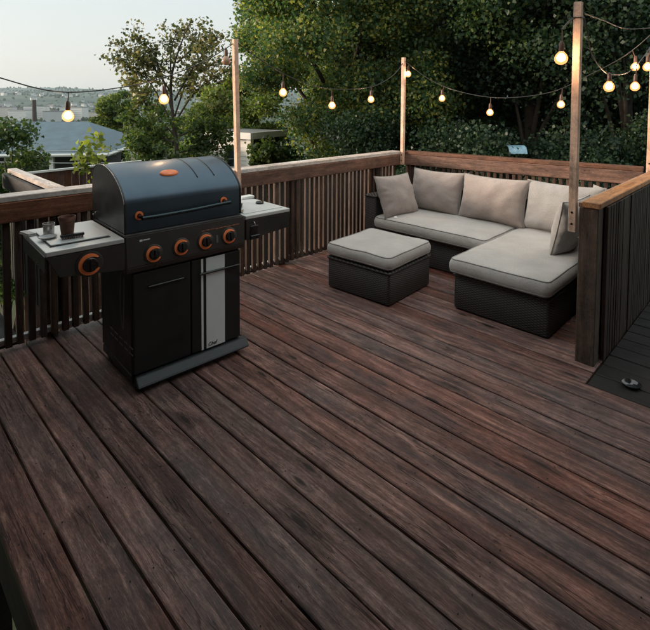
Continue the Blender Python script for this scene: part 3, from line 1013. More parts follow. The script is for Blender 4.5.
# side shelves
def shelf(y0_, y1_, left):
    s = g('side_shelf', box(B(), -0.50, 0.022, y0_, y1_, 0.842, 0.866, 0.004, 2), M_shelf)
    if left:
        pr_ = [(0.005, y0_ + 0.00, 0.840), (0.005, y1_, 0.840), (0.005, y1_, 0.700), (0.005, y0_ + 0.055, 0.735)]
    else:
        pr_ = [(0.005, y0_, 0.840), (0.005, y1_, 0.840), (0.005, y1_ - 0.012, 0.742), (0.005, y0_, 0.712)]
    bm = B()
    A_ = [bm.verts.new(p) for p in pr_]
    B_ = [bm.verts.new((p[0] + 0.022, p[1], p[2])) for p in pr_]
    for i in range(4):
        bm.faces.new((A_[i], A_[(i + 1) % 4], B_[(i + 1) % 4], B_[i]))
    bm.faces.new(A_); bm.faces.new(B_[::-1])
    bmesh.ops.recalc_face_normals(bm, faces=bm.faces)
    bmesh.ops.bevel(bm, geom=list(bm.edges), offset=0.003, segments=2, affect='EDGES')
    g('apron', bm, M_pan, s)
    e = y0_ if left else y1_ - 0.012
    bm = B(); box(bm, -0.48, 0.0, e, e + 0.012, 0.76, 0.840, 0.002)
    g('side_skirt', bm, M_pan, s)
    return s


sl = shelf(-0.735, -0.372, True)
# side burner cover: thin raised sheet with a dark joint round it
bm = B(); box(bm, -0.385, -0.055, -0.700, -0.415, 0.8665, 0.8685, 0.0008)
g('burner_joint', bm, M_knob, sl)
bm = B(); box(bm, -0.379, -0.061, -0.694, -0.421, 0.869, 0.877, 0.003, 2)
g('burner_cover', bm, M_shelf, sl)
Mk = Matrix(((0, 0, 1, 0.0275), (1, 0, 0, -0.545), (0, 1, 0, 0.772), (0, 0, 0, 1)))
knob(0, 0, sl, Mk, 1.75)
sr_ = shelf(0.372, 0.722, False)
bm = B(); box(bm, -0.44, -0.03, 0.392, 0.70, 0.8665, 0.870, 0.0015)
g('shelf_inlay', bm, M_shelf, sr_)
# hooks + bottle opener under the right shelf front
bm = B()
box(bm, 0.0275, 0.034, 0.40, 0.46, 0.745, 0.80, 0.003)
box(bm, 0.034, 0.046, 0.395, 0.465, 0.715, 0.742, 0.004)
g('bottle_opener', bm, M_knob, sr_)
g('hook', tube(B(), smooth_path([(0.028, 0.425, 0.825), (0.042, 0.425, 0.820), (0.046, 0.425, 0.802), (0.036, 0.425, 0.795)], 5), 0.003, 6), M_st, sr_, smooth='all')

# ------------------------------------------------------------------ things on the grill shelves
def gpt(x, y, z):
    return GM @ Vector((x, y, z))


def on_shelf(name, label, cat, x, y, z, rz=0):
    p = gpt(x, y, z)
    return empty(name, p, label, cat, rz=rz)


def gl(wx, wy):
    q = GM.inverted() @ Vector((wx, wy, 0))
    return q.x, q.y


M_cup = plain('brown_clay', (0.17, 0.075, 0.05), 0.6, 0, 0.3, 30)
x, y = gl(-2.70, 0.825)
cup = on_shelf('brown_cup', 'brown clay cup standing on the left grill shelf', 'cup', x, y, 0.8775)
Mc = PW[cup.name]
obj('cup_body', lathe(B(), [(0.0, 0.0), (0.027, 0.0), (0.029, 0.004), (0.037, 0.075), (0.0405, 0.078), (0.043, 0.098), (0.0415, 0.1005), (0.039, 0.098), (0.036, 0.076), (0.026, 0.006), (0.0, 0.005)], 28), M_cup, cup, Mc, smooth=True)
x, y = gl(-2.80, 0.765)
cup2 = on_shelf('metal_cup', 'small silver metal cup beside the brown cup', 'cup', x, y, 0.8775)
obj('cup_body', lathe(B(), [(0.0, 0.0), (0.025, 0.0), (0.026, 0.003), (0.027, 0.045), (0.029, 0.047), (0.029, 0.056), (0.0275, 0.056), (0.0265, 0.046), (0.025, 0.010), (0.0, 0.009)], 28), M_st, cup2, PW[cup2.name], smooth=True)
x, y = gl(-2.715, 0.735)
dish = on_shelf('small_dish', 'small flat round pale dish in front of the silver cup', 'dish', x, y, 0.8775)
obj('dish_body', lathe(B(), [(0.0, 0.0), (0.030, 0.0), (0.042, 0.006), (0.043, 0.008), (0.041, 0.009), (0.030, 0.004), (0.0, 0.0035)], 28), plain('glaze_white', (0.6, 0.6, 0.6), 0.25), dish, PW[dish.name], smooth=True)
obj('dish_rim', lathe(B(), [(0.0425, 0.0075), (0.0445, 0.0085), (0.0435, 0.0095), (0.041, 0.0092), (0.0425, 0.0075)], 28), M_knob, dish, PW[dish.name], smooth=True)
x, y = gl(-2.625, 0.825)
br_ = on_shelf('hand_brush', 'black hand brush lying on the left grill shelf in front of the brown cup', 'brush', x, y, 0.8775, rz=R(80))
bm = B(); box(bm, -0.055, 0.055, -0.012, 0.012, 0.010, 0.024, 0.004, 2)
obj('brush_back', bm, M_knob, br_, PW[br_.name])
bm = B()
for i in range(14):
    for j in range(3):
        box(bm, -0.048 + i * 0.0072, -0.044 + i * 0.0072, -0.009 + j * 0.007, -0.005 + j * 0.007, 0.0, 0.0105)
obj('bristles', bm, plain('bristle_brown', (0.08, 0.05, 0.04), 0.8), br_, PW[br_.name])
x, y = gl(-2.90, 0.69)
nap = on_shelf('folded_cloth', 'folded pale cloth at the back left corner of the left grill shelf', 'cloth', x, y, 0.866, rz=R(10))
bm = B(); box(bm, -0.055, 0.055, -0.018, 0.022, 0.0, 0.007, 0.003, 2); box(bm, -0.052, 0.050, -0.016, 0.020, 0.0075, 0.014, 0.003, 2)
obj('cloth_layers', bm, fabric('cloth_pale', (0.5, 0.48, 0.45)), nap, PW[nap.name])
x, y = gl(-2.87, 2.09)
bx = on_shelf('white_box', 'flat white box lying at the back of the right grill shelf', 'box', x, y, 0.871, rz=R(0))
bm = B(); box(bm, -0.03, 0.03, -0.055, 0.055, 0, 0.018, 0.003, 2)
obj('box_body', bm, plain('card_white', (0.7, 0.7, 0.68), 0.5), bx, PW[bx.name])
x, y = gl(-2.66, 2.055)
kn = on_shelf('black_cap', 'small round black cap lying on the right grill shelf', 'cap', x, y, 0.871)
obj('cap_body', lathe(B(), [(0.0, 0.0), (0.028, 0.0), (0.029, 0.010), (0.024, 0.014), (0.0, 0.014)], 20), M_knob, kn, PW[kn.name], smooth=True)
x, y = gl(-2.62, 1.86)
sp_ = on_shelf('grill_spatula', 'black handled spatula lying across the right grill shelf next to the lid', 'spatula', x, y, 0.8715, rz=R(-40))
bm = B(); box(bm, -0.10, 0.0, -0.010, 0.010, 0.0, 0.014, 0.004, 2)
obj('handle', bm, M_knob, sp_, PW[sp_.name])
bm = B(); box(bm, 0.0, 0.05, -0.004, 0.004, 0.002, 0.006); box(bm, 0.05, 0.12, -0.028, 0.028, 0.001, 0.004)
obj('blade', bm, M_st, sp_, PW[sp_.name])

# ------------------------------------------------------------------ garden furniture
M_wick = wicker_mat()
M_seat = fabric('seat_fabric', (0.47, 0.435, 0.41))
M_pil = fabric('pillow_fabric', (0.36, 0.30, 0.275))
M_pil2 = fabric('grey_pillow_fabric', (0.35, 0.335, 0.325))
M_pipe = fabric('piping_fabric', (0.27, 0.26, 0.25))


def rrect(w, d, r, n=5):
    pts = []
    r = max(0.002, min(r, w / 2 - 0.001, d / 2 - 0.001))
    # straight sides get intermediate points too
    cs = [(w / 2 - r, d / 2 - r, 0), (-w / 2 + r, d / 2 - r, 90), (-w / 2 + r, -d / 2 + r, 180), (w / 2 - r, -d / 2 + r, 270)]
    corners = []
    for cx_, cy_, a in cs:
        corners.append([(cx_ + r * math.cos(R(a + 90 * i / n)), cy_ + r * math.sin(R(a + 90 * i / n))) for i in range(n + 1)])
    for i in range(4):
        pts += corners[i]
        a = corners[i][-1]; b_ = corners[(i + 1) % 4][0]
        for k_ in range(1, 12):
            t = k_ / 12
            pts.append((a[0] + (b_[0] - a[0]) * t, a[1] + (b_[1] - a[1]) * t))
    return pts


def cushion(name, x0, x1, y0, y1, z0, z1, parent, seed=0, **kw):
    w, d, h_ = x1 - x0, y1 - y0, z1 - z0
    cx_, cy_ = (x0 + x1) / 2, (y0 + y1) / 2
    rings = [(0.06, 0.004), (0.012, 0.0), (0.002, 0.012), (-0.006, h_ * 0.35), (-0.006, h_ * 0.6), (0.002, h_ - 0.018), (0.010, h_ - 0.006), (0.022, h_)]
    m_ = min(w, d) / 2
    for t in (0.12, 0.22, 0.34, 0.46, 0.6, 0.75, 0.9, 0.98):
        rings.append((0.022 + (m_ - 0.026) * t, h_ + 0.016 * math.sin(min(1, t * 1.6) * math.pi / 2)))
    bm = B()
    vr = []
    for ins, z in rings:
        pts = rrect(w - 2 * ins, d - 2 * ins, 0.045 - ins * 0.3 if ins < 0.03 else 0.03)
        row = []
        for px, py in pts:
            q = Vector((cx_ + px, cy_ + py, z0 + z))
            nv = noise.noise_vector(q * 5.5 + Vector((seed, seed, 0)))
            nv2 = noise.noise_vector(q * 17 + Vector((seed, 3, 0)))
            amp = (0.006 if z > 0.02 else 0.002) * (0.2 if ins > 0.8 * m_ else 1)
            q += Vector((nv.x * 0.004, nv.y * 0.004, nv.z * amp + nv2.z * 0.0025 * (z > 0.02)))
            row.append(bm.verts.new(q))
        vr.append(row)
    n = len(vr[0])
    for A_, B_ in zip(vr, vr[1:]):
        for i in range(n):
            bm.faces.new((A_[i], A_[(i + 1) % n], B_[(i + 1) % n], B_[i]))
    bm.faces.new(vr[0][::-1]); bm.faces.new(vr[-1])
    c1 = [v.co.copy() for v in vr[6]]
    c2 = [v.co.copy() for v in vr[2]]
    bmesh.ops.recalc_face_normals(bm, faces=bm.faces)
    o = obj(name, bm, M_seat, parent, smooth='all', **kw)
    bm = B()
    for c_ in (c1, c2):
        tube(bm, [q + Vector((0, 0, 0.001)) for q in c_], 0.0042, 6, close=True)
    obj('piping', bm, M_pipe, o, smooth='all')
    return o


def wicker_box(name, x0, x1, y0, y1, z0, z1, parent, r=0.02, rim=True):
    w, d = x1 - x0, y1 - y0
    bm = B()
    vr = []
    for ins, z in ((0.004, z0), (0.0, z0 + 0.01), (0.0, z1 - 0.008), (0.006, z1)):
        vr.append([bm.verts.new(((x0 + x1) / 2 + px, (y0 + y1) / 2 + py, z)) for px, py in rrect(w - 2 * ins, d - 2 * ins, r)])
    n = len(vr[0])
    for A_, B_ in zip(vr, vr[1:]):
        for i in range(n):
            bm.faces.new((A_[i], A_[(i + 1) % n], B_[(i + 1) % n], B_[i]))
    bm.faces.new(vr[0][::-1]); bm.faces.new(vr[-1])
    bmesh.ops.recalc_face_normals(bm, faces=bm.faces)
    o = obj(name, bm, M_wick, parent, smooth=40)
    if rim:
        bm = B()
        tube(bm, [((x0 + x1) / 2 + px, (y0 + y1) / 2 + py, z1 - 0.008) for px, py in rrect(w + 0.008, d + 0.008, r)], 0.008, 6, close=True)
        obj('woven_rim', bm, M_wick, o, smooth='all')
    return o


def pillow(label, w, h_, t, Mx, seed, mat=M_pil):
    root = empty('throw_pillow', Mx.translation, label, 'pillow', 'pillows on the sectional sofa')
    n = 34
    bm = B()
    sh = [[], []]
    edge = {}
    for side in (1, -1):
        G_ = []
        for i in range(n + 1):
            row = []
            for j in range(n + 1):
                u = i / n * 2 - 1; v = j / n * 2 - 1
                border = i in (0, n) or j in (0, n)
                if border and side == -1:
                    row.append(edge[(i, j)]); continue
                px = u * w / 2 * (1 - 0.075 * (1 - v * v)); py = v * h_ / 2 * (1 - 0.085 * (1 - u * u))
                b_ = (max(0, 1 - abs(u) ** 2.3) * max(0, 1 - abs(v) ** 2.3)) ** 0.55
                z = side * t / 2 * b_
                q = Vector((px, py, 0))
                e = 1 - max(abs(u), abs(v))
                nv = noise.noise(Vector((px * 9, py * 9, seed + side)))
                # pulled creases running in from the seam
                ang = math.atan2(v, u)
                cr_ = math.sin(ang * 17 + noise.noise(Vector((px * 6, py * 6, seed * 2.0))) * 5) * math.exp(-e * 7) * (1 - math.exp(-e * 40))
                z += side * (nv * 0.016 + cr_ * 0.010) * min(1, b_ * 1.8)
                sag = -0.02 * (1 - v) * (1 - u * u) * 0.5
                vv = bm.verts.new(Mx @ Vector((px, py + sag * 0.3, z)))
                if border: edge[(i, j)] = vv
                row.append(vv)
            G_.append(row)
        for i in range(n):
            for j in range(n):
                q4 = (G_[i][j], G_[i + 1][j], G_[i + 1][j + 1], G_[i][j + 1])
                bm.faces.new(q4 if side == 1 else q4[::-1])
    loop = [edge[(i, 0)] for i in range(n)] + [edge[(n, j)] for j in range(n)] + [edge[(i, n)] for i in range(n, 0, -1)] + [edge[(0, j)] for j in range(n, 0, -1)]
    lp = [v.co.copy() for v in loop]
    obj('pillow_body', bm, mat, root, smooth='all')
    obj('piping', tube(B(), lp, 0.0045, 6, close=True), mat if mat is not M_pil else M_pipe, root, smooth='all')
    return root


def pose(center, right_, up_):
    x = Vector(right_).normalized(); y = Vector(up_)
    y = (y - x * y.dot(x)).normalized(); z = x.cross(y)
    Mx = Matrix((x, y, z)).transposed().to_4x4()
    Mx.translation = center
    return Mx


# ottoman
ott = empty('ottoman', (-2.52, 3.24, 0), 'square dark wicker ottoman with a pale grey cushion, alone in front of the sofa', 'ottoman')
OM = Matrix.Translation((-2.52, 3.235, 0)) @ Matrix.Rotation(R(3.0), 4, 'Z')


def ott_part():
    o = wicker_box('wicker_base', -0.315, 0.315, -0.315, 0.315, 0.012, 0.268, ott)
    c_ = cushion('seat_cushion', -0.325, 0.325, -0.325, 0.325, 0.285, 0.388, ott, 3)
    bm = B()
    for sx_ in (-1, 1):
        for sy_ in (-1, 1):
            lathe(bm, [(0, 0), (0.015, 0), (0.015, 0.014), (0, 0.014)], 10, Matrix.Translation((sx_ * 0.27, sy_ * 0.27, 0)))
    f_ = obj('foot', bm, M_knob, ott)
    bm = B(); box(bm, -0.295, 0.295, -0.295, 0.295, 0.2685, 0.284)
    g_ = obj('seat_board', bm, M_knob, ott)
    for q in (o, c_, f_, g_):
        q.matrix_basis = PW[ott.name].inverted() @ OM


ott_part()

# sectional
sofa = empty('sectional_sofa', (-2.0, 4.2, 0), 'L shaped dark wicker sectional sofa with pale grey seat cushions in the far corner', 'sofa')
wicker_box('wicker_base', -3.10, -1.855, 3.93, 4.72, 0.012, 0.275, sofa)
wicker_box('chaise_base', -1.835, -1.13, 3.285, 4.72, 0.012, 0.275, sofa)
bm = B(); box(bm, -3.08, -1.87, 3.95, 4.70, 0.276, 0.293); box(bm, -1.82, -1.15, 3.305, 4.70, 0.276, 0.293)
obj('seat_board', bm, M_knob, sofa)
cushion('seat_cushion', -3.09, -1.862, 3.855, 4.62, 0.295, 0.405, sofa, 11)
cushion('seat_cushion', -1.852, -1.115, 3.225, 4.62, 0.295, 0.405, sofa, 17)
wicker_box('backrest', -3.10, -1.13, 4.725, 4.815, 0.012, 0.645, sofa)
wicker_box('armrest', -3.265, -3.115, 3.93, 4.815, 0.012, 0.60, sofa)
wicker_box('armrest', -1.115, -1.035, 3.80, 4.815, 0.012, 0.60, sofa)

Z = Vector((0, 0, 1))
pillow('pale pillow leaning on the left arm of the sofa, seen from its side seam', 0.50, 0.45, 0.22, pose((-2.985, 4.12, 0.605), (0.16, 1, 0), (-0.42, 0.03, 1)), 1)
pillow('leftmost of the three wide back pillows on the sofa', 0.64, 0.46, 0.26, pose((-2.775, 4.545, 0.62), (1, 0.02, 0), (0.03, 0.30, 1)), 2)
pillow('middle one of the three wide back pillows on the sofa', 0.69, 0.46, 0.27, pose((-2.125, 4.535, 0.625), (1, 0.0, 0), (0, 0.28, 1)), 3)
pillow('right one of the three wide back pillows, partly behind the nearest pine post', 0.67, 0.46, 0.25, pose((-1.485, 4.565, 0.63), (1, 0.0, 0), (0, 0.27, 1)), 4, M_pil2)
pillow('grey pillow standing edge on against the right arm of the chaise', 0.49, 0.45, 0.19, pose((-1.245, 4.03, 0.622), (0.10, 1, 0), (0.20, 0, 1)), 5, M_pil2)
pillow('pillow in the back right corner, mostly hidden behind the nearest pine post', 0.44, 0.40, 0.13, pose((-1.12, 4.60, 0.655), (0.75, -0.5, 0), (0.1, 0.15, 1)), 6, M_pil2)
# white care tag on the left pillow
bm = B(); box(bm, -0.014, 0.014, -0.001, 0.001, 0, 0.018)
tg = obj('care_tag', bm, plain('tag_white', (0.75, 0.75, 0.75), 0.6), bpy.data.objects['throw_pillow'], pose((-2.862, 3.93, 0.432), (0.6, 1, 0), (0.6, 0, 0.5)))

# glinting bowl on the landing
bowl = empty('glass_bowl', (-0.605, 3.075, -0.006), 'small dark glossy bowl on the dark landing beside the right railing', 'bowl')
obj('bowl_body', lathe(B(), [(0.0, 0.0), (0.024, 0.0), (0.040, 0.010), (0.046, 0.022), (0.048, 0.023), (0.044, 0.021), (0.037, 0.011), (0.022, 0.004), (0.0, 0.003)], 28, Matrix.Translation((-0.605, 3.075, -0.006))), plain('dark_gloss', (0.02, 0.022, 0.025), 0.08, 0, 0.1, spec=0.9), bowl, smooth=True)

# ------------------------------------------------------------------ vegetation
def leaf_mesh(name, P_, size, mat, up_bias=0.4, r_=rng):
    n = len(P_)
    nrm = r_.normal(size=(n, 3)); nrm[:, 2] += up_bias
    nrm /= np.linalg.norm(nrm, axis=1, keepdims=True)
    t = r_.normal(size=(n, 3)); t[:, 2] -= 0.5
    t -= nrm * np.sum(t * nrm, 1, keepdims=True)
    t /= np.linalg.norm(t, axis=1, keepdims=True)
    b_ = np.cross(nrm, t)
    s = size * r_.uniform(0.6, 1.25, (n, 1))
    base = P_ - t * s * 0.5
    tip = P_ + t * s * 0.55 - nrm * s * 0.12
    fold = nrm * s * 0.14
    l1 = P_ - t * s * 0.05 + b_ * s * 0.42 + fold
    r1 = P_ - t * s * 0.05 - b_ * s * 0.42 + fold
    V_ = np.stack([base, l1, tip, r1], 1).reshape(-1, 3)
    F_ = np.arange(4 * n).reshape(n, 4)
    return np_mesh(name, V_, F_, mat)


M_bark = plain('bark', (0.055, 0.042, 0.033), 0.9, 0, 0.4, 12, bump=0.8, bscale=30)


def clump_points(cl, n, r_, rr, squash=0.7, shell=0.55):
    w = np.array([c_[3] ** 2.2 for c_ in cl]); w /= w.sum()
    idx = r_.choice(len(cl), n, p=w)
    C_ = np.array([c_[:3] for c_ in cl])[idx]; Rr = np.array([c_[3] for c_ in cl])[idx]
    d = r_.normal(size=(n, 3)); d /= np.linalg.norm(d, axis=1, keepdims=True)
    rad_ = Rr * np.power(r_.uniform(0, 1, n), shell)
    q = d * rad_[:, None]; q[:, 2] *= squash
    return C_ + q + r_.normal(size=(n, 3)) * 0.04


def tree(name, label, x, y, H, Rc, z_low, n_cl, n_leaf, leaf, mat, seed, group=None, zb=None, trunk_r=0.16, clr=(0.45, 0.9), squash=0.7, cat='tree', off=(0, 0), limbs=14):
    r_ = np.random.default_rng(seed)
    zb = ground_z(x, y) if zb is None else zb
    root = empty(name, (x, y, zb), label, cat, group)
    cl = []
    zc = (H + z_low) / 2; rz_ = (H - z_low) / 2
    for i in range(n_cl):
        a = r_.uniform(0, 2 * math.pi); e = r_.uniform(-1, 1)
        rr = r_.uniform(0.25, 1.0) ** 0.5
        q = Vector((math.cos(a) * math.sqrt(1 - e * e), math.sin(a) * math.sqrt(1 - e * e), e)) * rr
        wid = Rc * (1.0 if q.z < 0.2 else 1.0 - 0.25 * q.z)
        cl.append((x + off[0] + q.x * wid, y + off[1] + q.y * wid, zc + q.z * rz_, r_.uniform(*clr)))
    bm = B()
    top = Vector((x + off[0] * 0.7, y + off[1] * 0.7, zc + rz_ * 0.55))
    b0 = Vector((x, y, zb - 0.2))
    path = smooth_path([b0, b0.lerp(top, 0.33) + Vector((0.1, -0.08, 0)), b0.lerp(top, 0.66) + Vector((-0.08, 0.1, 0)), top], 4)
    tube(bm, path, [trunk_r * (1 - 0.85 * i / (len(path) - 1)) for i in range(len(path))], 9)
    for c_ in cl[:limbs]:
        t_ = min(0.9, max(0.15, (c_[2] - 1.2 - b0.z) / (top.z - b0.z) * 0.85))
        k_ = int(t_ * (len(path) - 1))
        s_ = path[k_]
        e_ = Vector(c_[:3])
        mid_ = s_.lerp(e_, 0.5) + Vector((0, 0, 0.25 * (e_ - s_).length * 0.3))
        tube(bm, smooth_path([s_, mid_, e_], 4), [trunk_r * 0.32 * (1 - 0.85 * i / 8) for i in range(9)], 6)
    obj('trunk', bm, M_bark, root, smooth='all')
    P_ = clump_points(cl, n_leaf, r_, None, squash)
    mesh_obj('crown', leaf_mesh('crown', P_, leaf, mat, r_=r_), root, Matrix.Identity(4))
    return root


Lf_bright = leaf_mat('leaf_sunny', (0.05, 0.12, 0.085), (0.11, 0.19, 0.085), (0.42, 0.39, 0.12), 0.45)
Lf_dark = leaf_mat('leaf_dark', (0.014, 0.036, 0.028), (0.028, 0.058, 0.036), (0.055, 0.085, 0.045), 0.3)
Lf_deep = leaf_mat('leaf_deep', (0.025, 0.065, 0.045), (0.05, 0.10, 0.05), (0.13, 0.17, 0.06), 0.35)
Lf_mid = leaf_mat('leaf_mid', (0.04, 0.08, 0.04), (0.08, 0.13, 0.045), (0.14, 0.17, 0.06), 0.4)
Lf_olive = leaf_mat('leaf_olive', (0.07, 0.11, 0.04), (0.13, 0.18, 0.055), (0.26, 0.28, 0.09), 0.45)
Lf_russet = leaf_mat('leaf_russet', (0.06, 0.085, 0.045), (0.13, 0.14, 0.07), (0.32, 0.25, 0.16), 0.45)
Lf_lime = leaf_mat('leaf_lime', (0.10, 0.14, 0.03), (0.18, 0.22, 0.05), (0.28, 0.30, 0.09), 0.45)

# the big maple whose sunny edge stands against the sky
x, y = loc(2.5, 10.6)
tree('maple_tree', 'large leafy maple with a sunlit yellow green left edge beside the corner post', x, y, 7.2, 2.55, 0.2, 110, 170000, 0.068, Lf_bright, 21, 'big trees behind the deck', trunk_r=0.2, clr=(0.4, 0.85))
# dark trees to its right
dk = [(13.5, 10.5, 8.0, 2.6, 0.4, 'dark broad tree between the corner post and the middle of the sofa'),
      (23.0, 9.6, 8.2, 2.5, 0.6, 'dark leafy tree behind the middle of the back railing'),
      (32.0, 9.2, 8.4, 2.5, 0.5, 'dark leafy tree behind the nearest pine post, sky glinting through it'),
      (41.0, 9.8, 8.2, 2.6, 0.3, 'dark leafy tree at the right edge of the photo')]
for i, (b_, d_, H_, R_, zl, lab) in enumerate(dk):
    x, y = loc(b_, d_)
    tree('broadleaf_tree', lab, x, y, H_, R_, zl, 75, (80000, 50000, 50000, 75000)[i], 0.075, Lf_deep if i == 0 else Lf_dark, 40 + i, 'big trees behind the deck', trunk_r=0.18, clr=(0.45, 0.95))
# second row closing the view
bk = [(7, 16.5, 9.0, 3.4, 'shaded tree filling the gap behind the big maple'), (17.5, 15.5, 6.0, 3.4, 'shaded tree of the second row left of the sky gaps'),
      (27.5, 15, 5.0, 3.4, 'shaded tree of the second row below the sky gaps'), (37, 15, 8.6, 3.4, 'shaded tree of the second row behind the right edge')]
for i, (b_, d_, H_, R_, lab) in enumerate(bk):
    x, y = loc(b_, d_)
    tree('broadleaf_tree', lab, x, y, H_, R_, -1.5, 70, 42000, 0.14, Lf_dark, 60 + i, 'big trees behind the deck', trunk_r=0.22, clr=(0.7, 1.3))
# undergrowth just outside the back railing
for i, (b_, d_) in enumerate([(6, 8.6), (15, 8.0), (25, 7.6), (35, 7.8)]):
    x, y = loc(b_, d_)
    tree('dark_shrub', ['dark shrub low behind the corner post', 'dark shrub low behind the left of the sofa', 'dark shrub low behind the right of the sofa', 'dark shrub low behind the right edge post'][i],
         x, y, 1.5, 1.3, -2.6, 26, 38000, 0.058, Lf_dark, 80 + i, 'shrubs behind the back railing', trunk_r=0.06, clr=(0.4, 0.8), cat='shrub')

# the open little tree against the sky
def open_tree():
    r_ = np.random.default_rng(5)
    b_, d_ = -17.4, 9.0
    x, y = loc(b_, d_)
    zb = ground_z(x, y)
    root = empty('young_tree', (x, y, zb), 'slender open tree with russet leaves silhouetted against the sky above the grill', 'tree')
    rx = Vector((r0.x, r0.y, 0)); ry = Vector((f0.x, f0.y, 0))
    base = Vector((x, y, 0))
    def pt(du, z, dd=0.0): return base + rx * (du / 480 * d_) + ry * dd + Vector((0, 0, z))
    bm = B()
    # du in fifths-of-degree pixels, z heights in metres
    tr = smooth_path([pt(0, zb - 0.2), pt(6, -1.2), pt(2, 0.6), pt(-2, 1.3), pt(-3, 2.0), pt(6, 2.6), pt(18, 3.12)], 5)
    tube(bm, tr, [0.06 * (1 - 0.9 * i / (len(tr) - 1)) for i in range(len(tr))], 8)
    br_defs = [((2, 0.9), (-28, 1.45), (-40, 1.75), (-50, 2.0)), ((-1, 1.1), (-22, 1.9), (-38, 2.15), (-50, 2.35)), ((-2, 1.35), (-12, 2.1), (-20, 2.5), (-35, 2.75)),
               ((-3, 1.9), (-6, 2.5), (-2, 2.9), (8, 3.0)), ((0, 1.6), (18, 2.1), (34, 2.45), (50, 2.72)), ((1, 1.2), (20, 1.7), (42, 2.0), (62, 2.15)),
               ((1, 0.9), (24, 1.1), (40, 1.35), (56, 1.5)), ((0, 0.8), (-20, 0.95), (-34, 1.15), (-46, 1.3)), ((3, 2.3), (12, 2.5), (22, 2.7), (30, 2.9)), ((-2, 1.7), (-18, 2.2), (-30, 2.35), (-44, 2.5)),
               ((0, 1.3), (10, 1.9), (24, 2.2), (36, 2.35)), ((0, 0.6), (20, 0.7), (36, 0.85), (50, 1.0)), ((0, 0.5), (-16, 0.6), (-30, 0.75), (-40, 0.85))]
    cl = []
    for bd in br_defs:
        dd = r_.uniform(-0.5, 0.5)
        pp = smooth_path([pt(u_, z_, dd * i / 3) for i, (u_, z_) in enumerate(bd)], 5)
        tube(bm, pp, [0.020 * (1 - 0.85 * i / (len(pp) - 1)) for i in range(len(pp))], 6)
        for i in range(4, len(pp)):
            cl.append((*pp[i], r_.uniform(0.08, 0.17)))
            # side twigs
            for q in range(2):
                e_ = pp[i] + rx * r_.uniform(-0.25, 0.25) + ry * r_.uniform(-0.3, 0.3) + Vector((0, 0, r_.uniform(-0.12, 0.2)))
                tube(bm, [pp[i], e_], [0.006, 0.002], 4)
                cl.append((*e_, r_.uniform(0.07, 0.14)))
    obj('trunk', bm, M_bark, root, smooth='all')
    hi_ = [c_ for c_ in cl if c_[2] > 1.45]; lo_ = [c_ for c_ in cl if c_[2] <= 1.6]
    lo_ += [(*(base + rx * r_.uniform(-0.9, 0.95) + ry * r_.uniform(-0.5, 0.5) + Vector((0, 0, r_.uniform(0.35, 1.25)))), r_.uniform(0.12, 0.22)) for _ in range(34)]
    mesh_obj('crown', leaf_mesh('crown', clump_points(hi_, 5200, r_, None, 0.8), 0.064, Lf_russet, r_=r_), root, Matrix.Identity(4))
    mesh_obj('crown', leaf_mesh('crown', clump_points(lo_, 5200, r_, None, 0.8), 0.068, Lf_mid, r_=r_), root, Matrix.Identity(4), label='denser green lower foliage')
    return root


open_tree()
# lower green trees behind and around it
mid = [(-21.4, 27.0, 2.35, 1.75, -2.5, Lf_mid, 'rounded green tree left of the slender tree'), (-24.2, 25.0, 2.1, 0.85, -1.5, Lf_olive, 'small yellowish tree next to the neighbour roof'),
       (-18.6, 12.5, 1.35, 1.25, -2.6, Lf_mid, 'bushy green tree right behind the grill lid'), (-14.2, 13.5, 2.1, 1.35, -1.8, Lf_olive, 'olive green tree right of the slender tree'),
       (-10.2, 16.5, 2.6, 1.6, -1.5, Lf_olive, 'olive tree between the pine post and the big maple'), (-16.2, 11.2, 1.10, 0.55, -2.4, Lf_mid, 'small dark green tree in front of the white shed'),
       (-8.0, 13.5, 2.5, 1.25, -2.5, Lf_olive, 'olive green tree filling the gap under the left side of the big maple'), (-5.0, 11.0, 0.9, 0.9, -2.5, Lf_mid, 'low green tree right of the white shed')]
for i, (b_, d_, H_, R_, zl, mt, lab) in enumerate(mid):
    x, y = loc(b_, d_)
    tree('garden_tree', lab, x, y, H_, R_, zl, 34, 15000, 0.10 if d_ < 14 else 0.13, mt, 100 + i, 'garden trees beyond the grill', trunk_r=0.1, clr=(0.25, 0.55), limbs=8)
x, y = loc(-33.8, 9.0)
tree('leafy_bush', 'tall leafy bush at the left edge of the photo', x, y, 1.30, 0.80, -2.6, 34, 20000, 0.075, Lf_mid, 120, None, trunk_r=0.08, clr=(0.25, 0.5), cat='bush')
x, y = loc(-25.8, 6.6)
tree('sapling', 'thin lime green sapling rising behind the left end of the grill lid', x, y, 1.34, 0.20, 0.45, 16, 170, 0.085, Lf_lime, 121, None, trunk_r=0.012, clr=(0.06, 0.12), cat='sapling')

# ------------------------------------------------------------------ neighbours
M_roof = plain('slate_roof', (0.085, 0.125, 0.155), 0.7, 0, 0.25, 3.0, bump=0.5, bscale=14)
M_wallw = plain('white_siding', (0.72, 0.70, 0.66), 0.7, 0, 0.06, 4)
M_trim = plain('white_trim', (0.72, 0.71, 0.68), 0.5, 0, 0.05, 4)
M_darkw = plain('dark_wall', (0.035, 0.037, 0.040), 0.8, 0, 0.15, 3)
M_glass = plain('window_glass', (0.02, 0.025, 0.03), 0.08, 0, 0.1, spec=0.8)

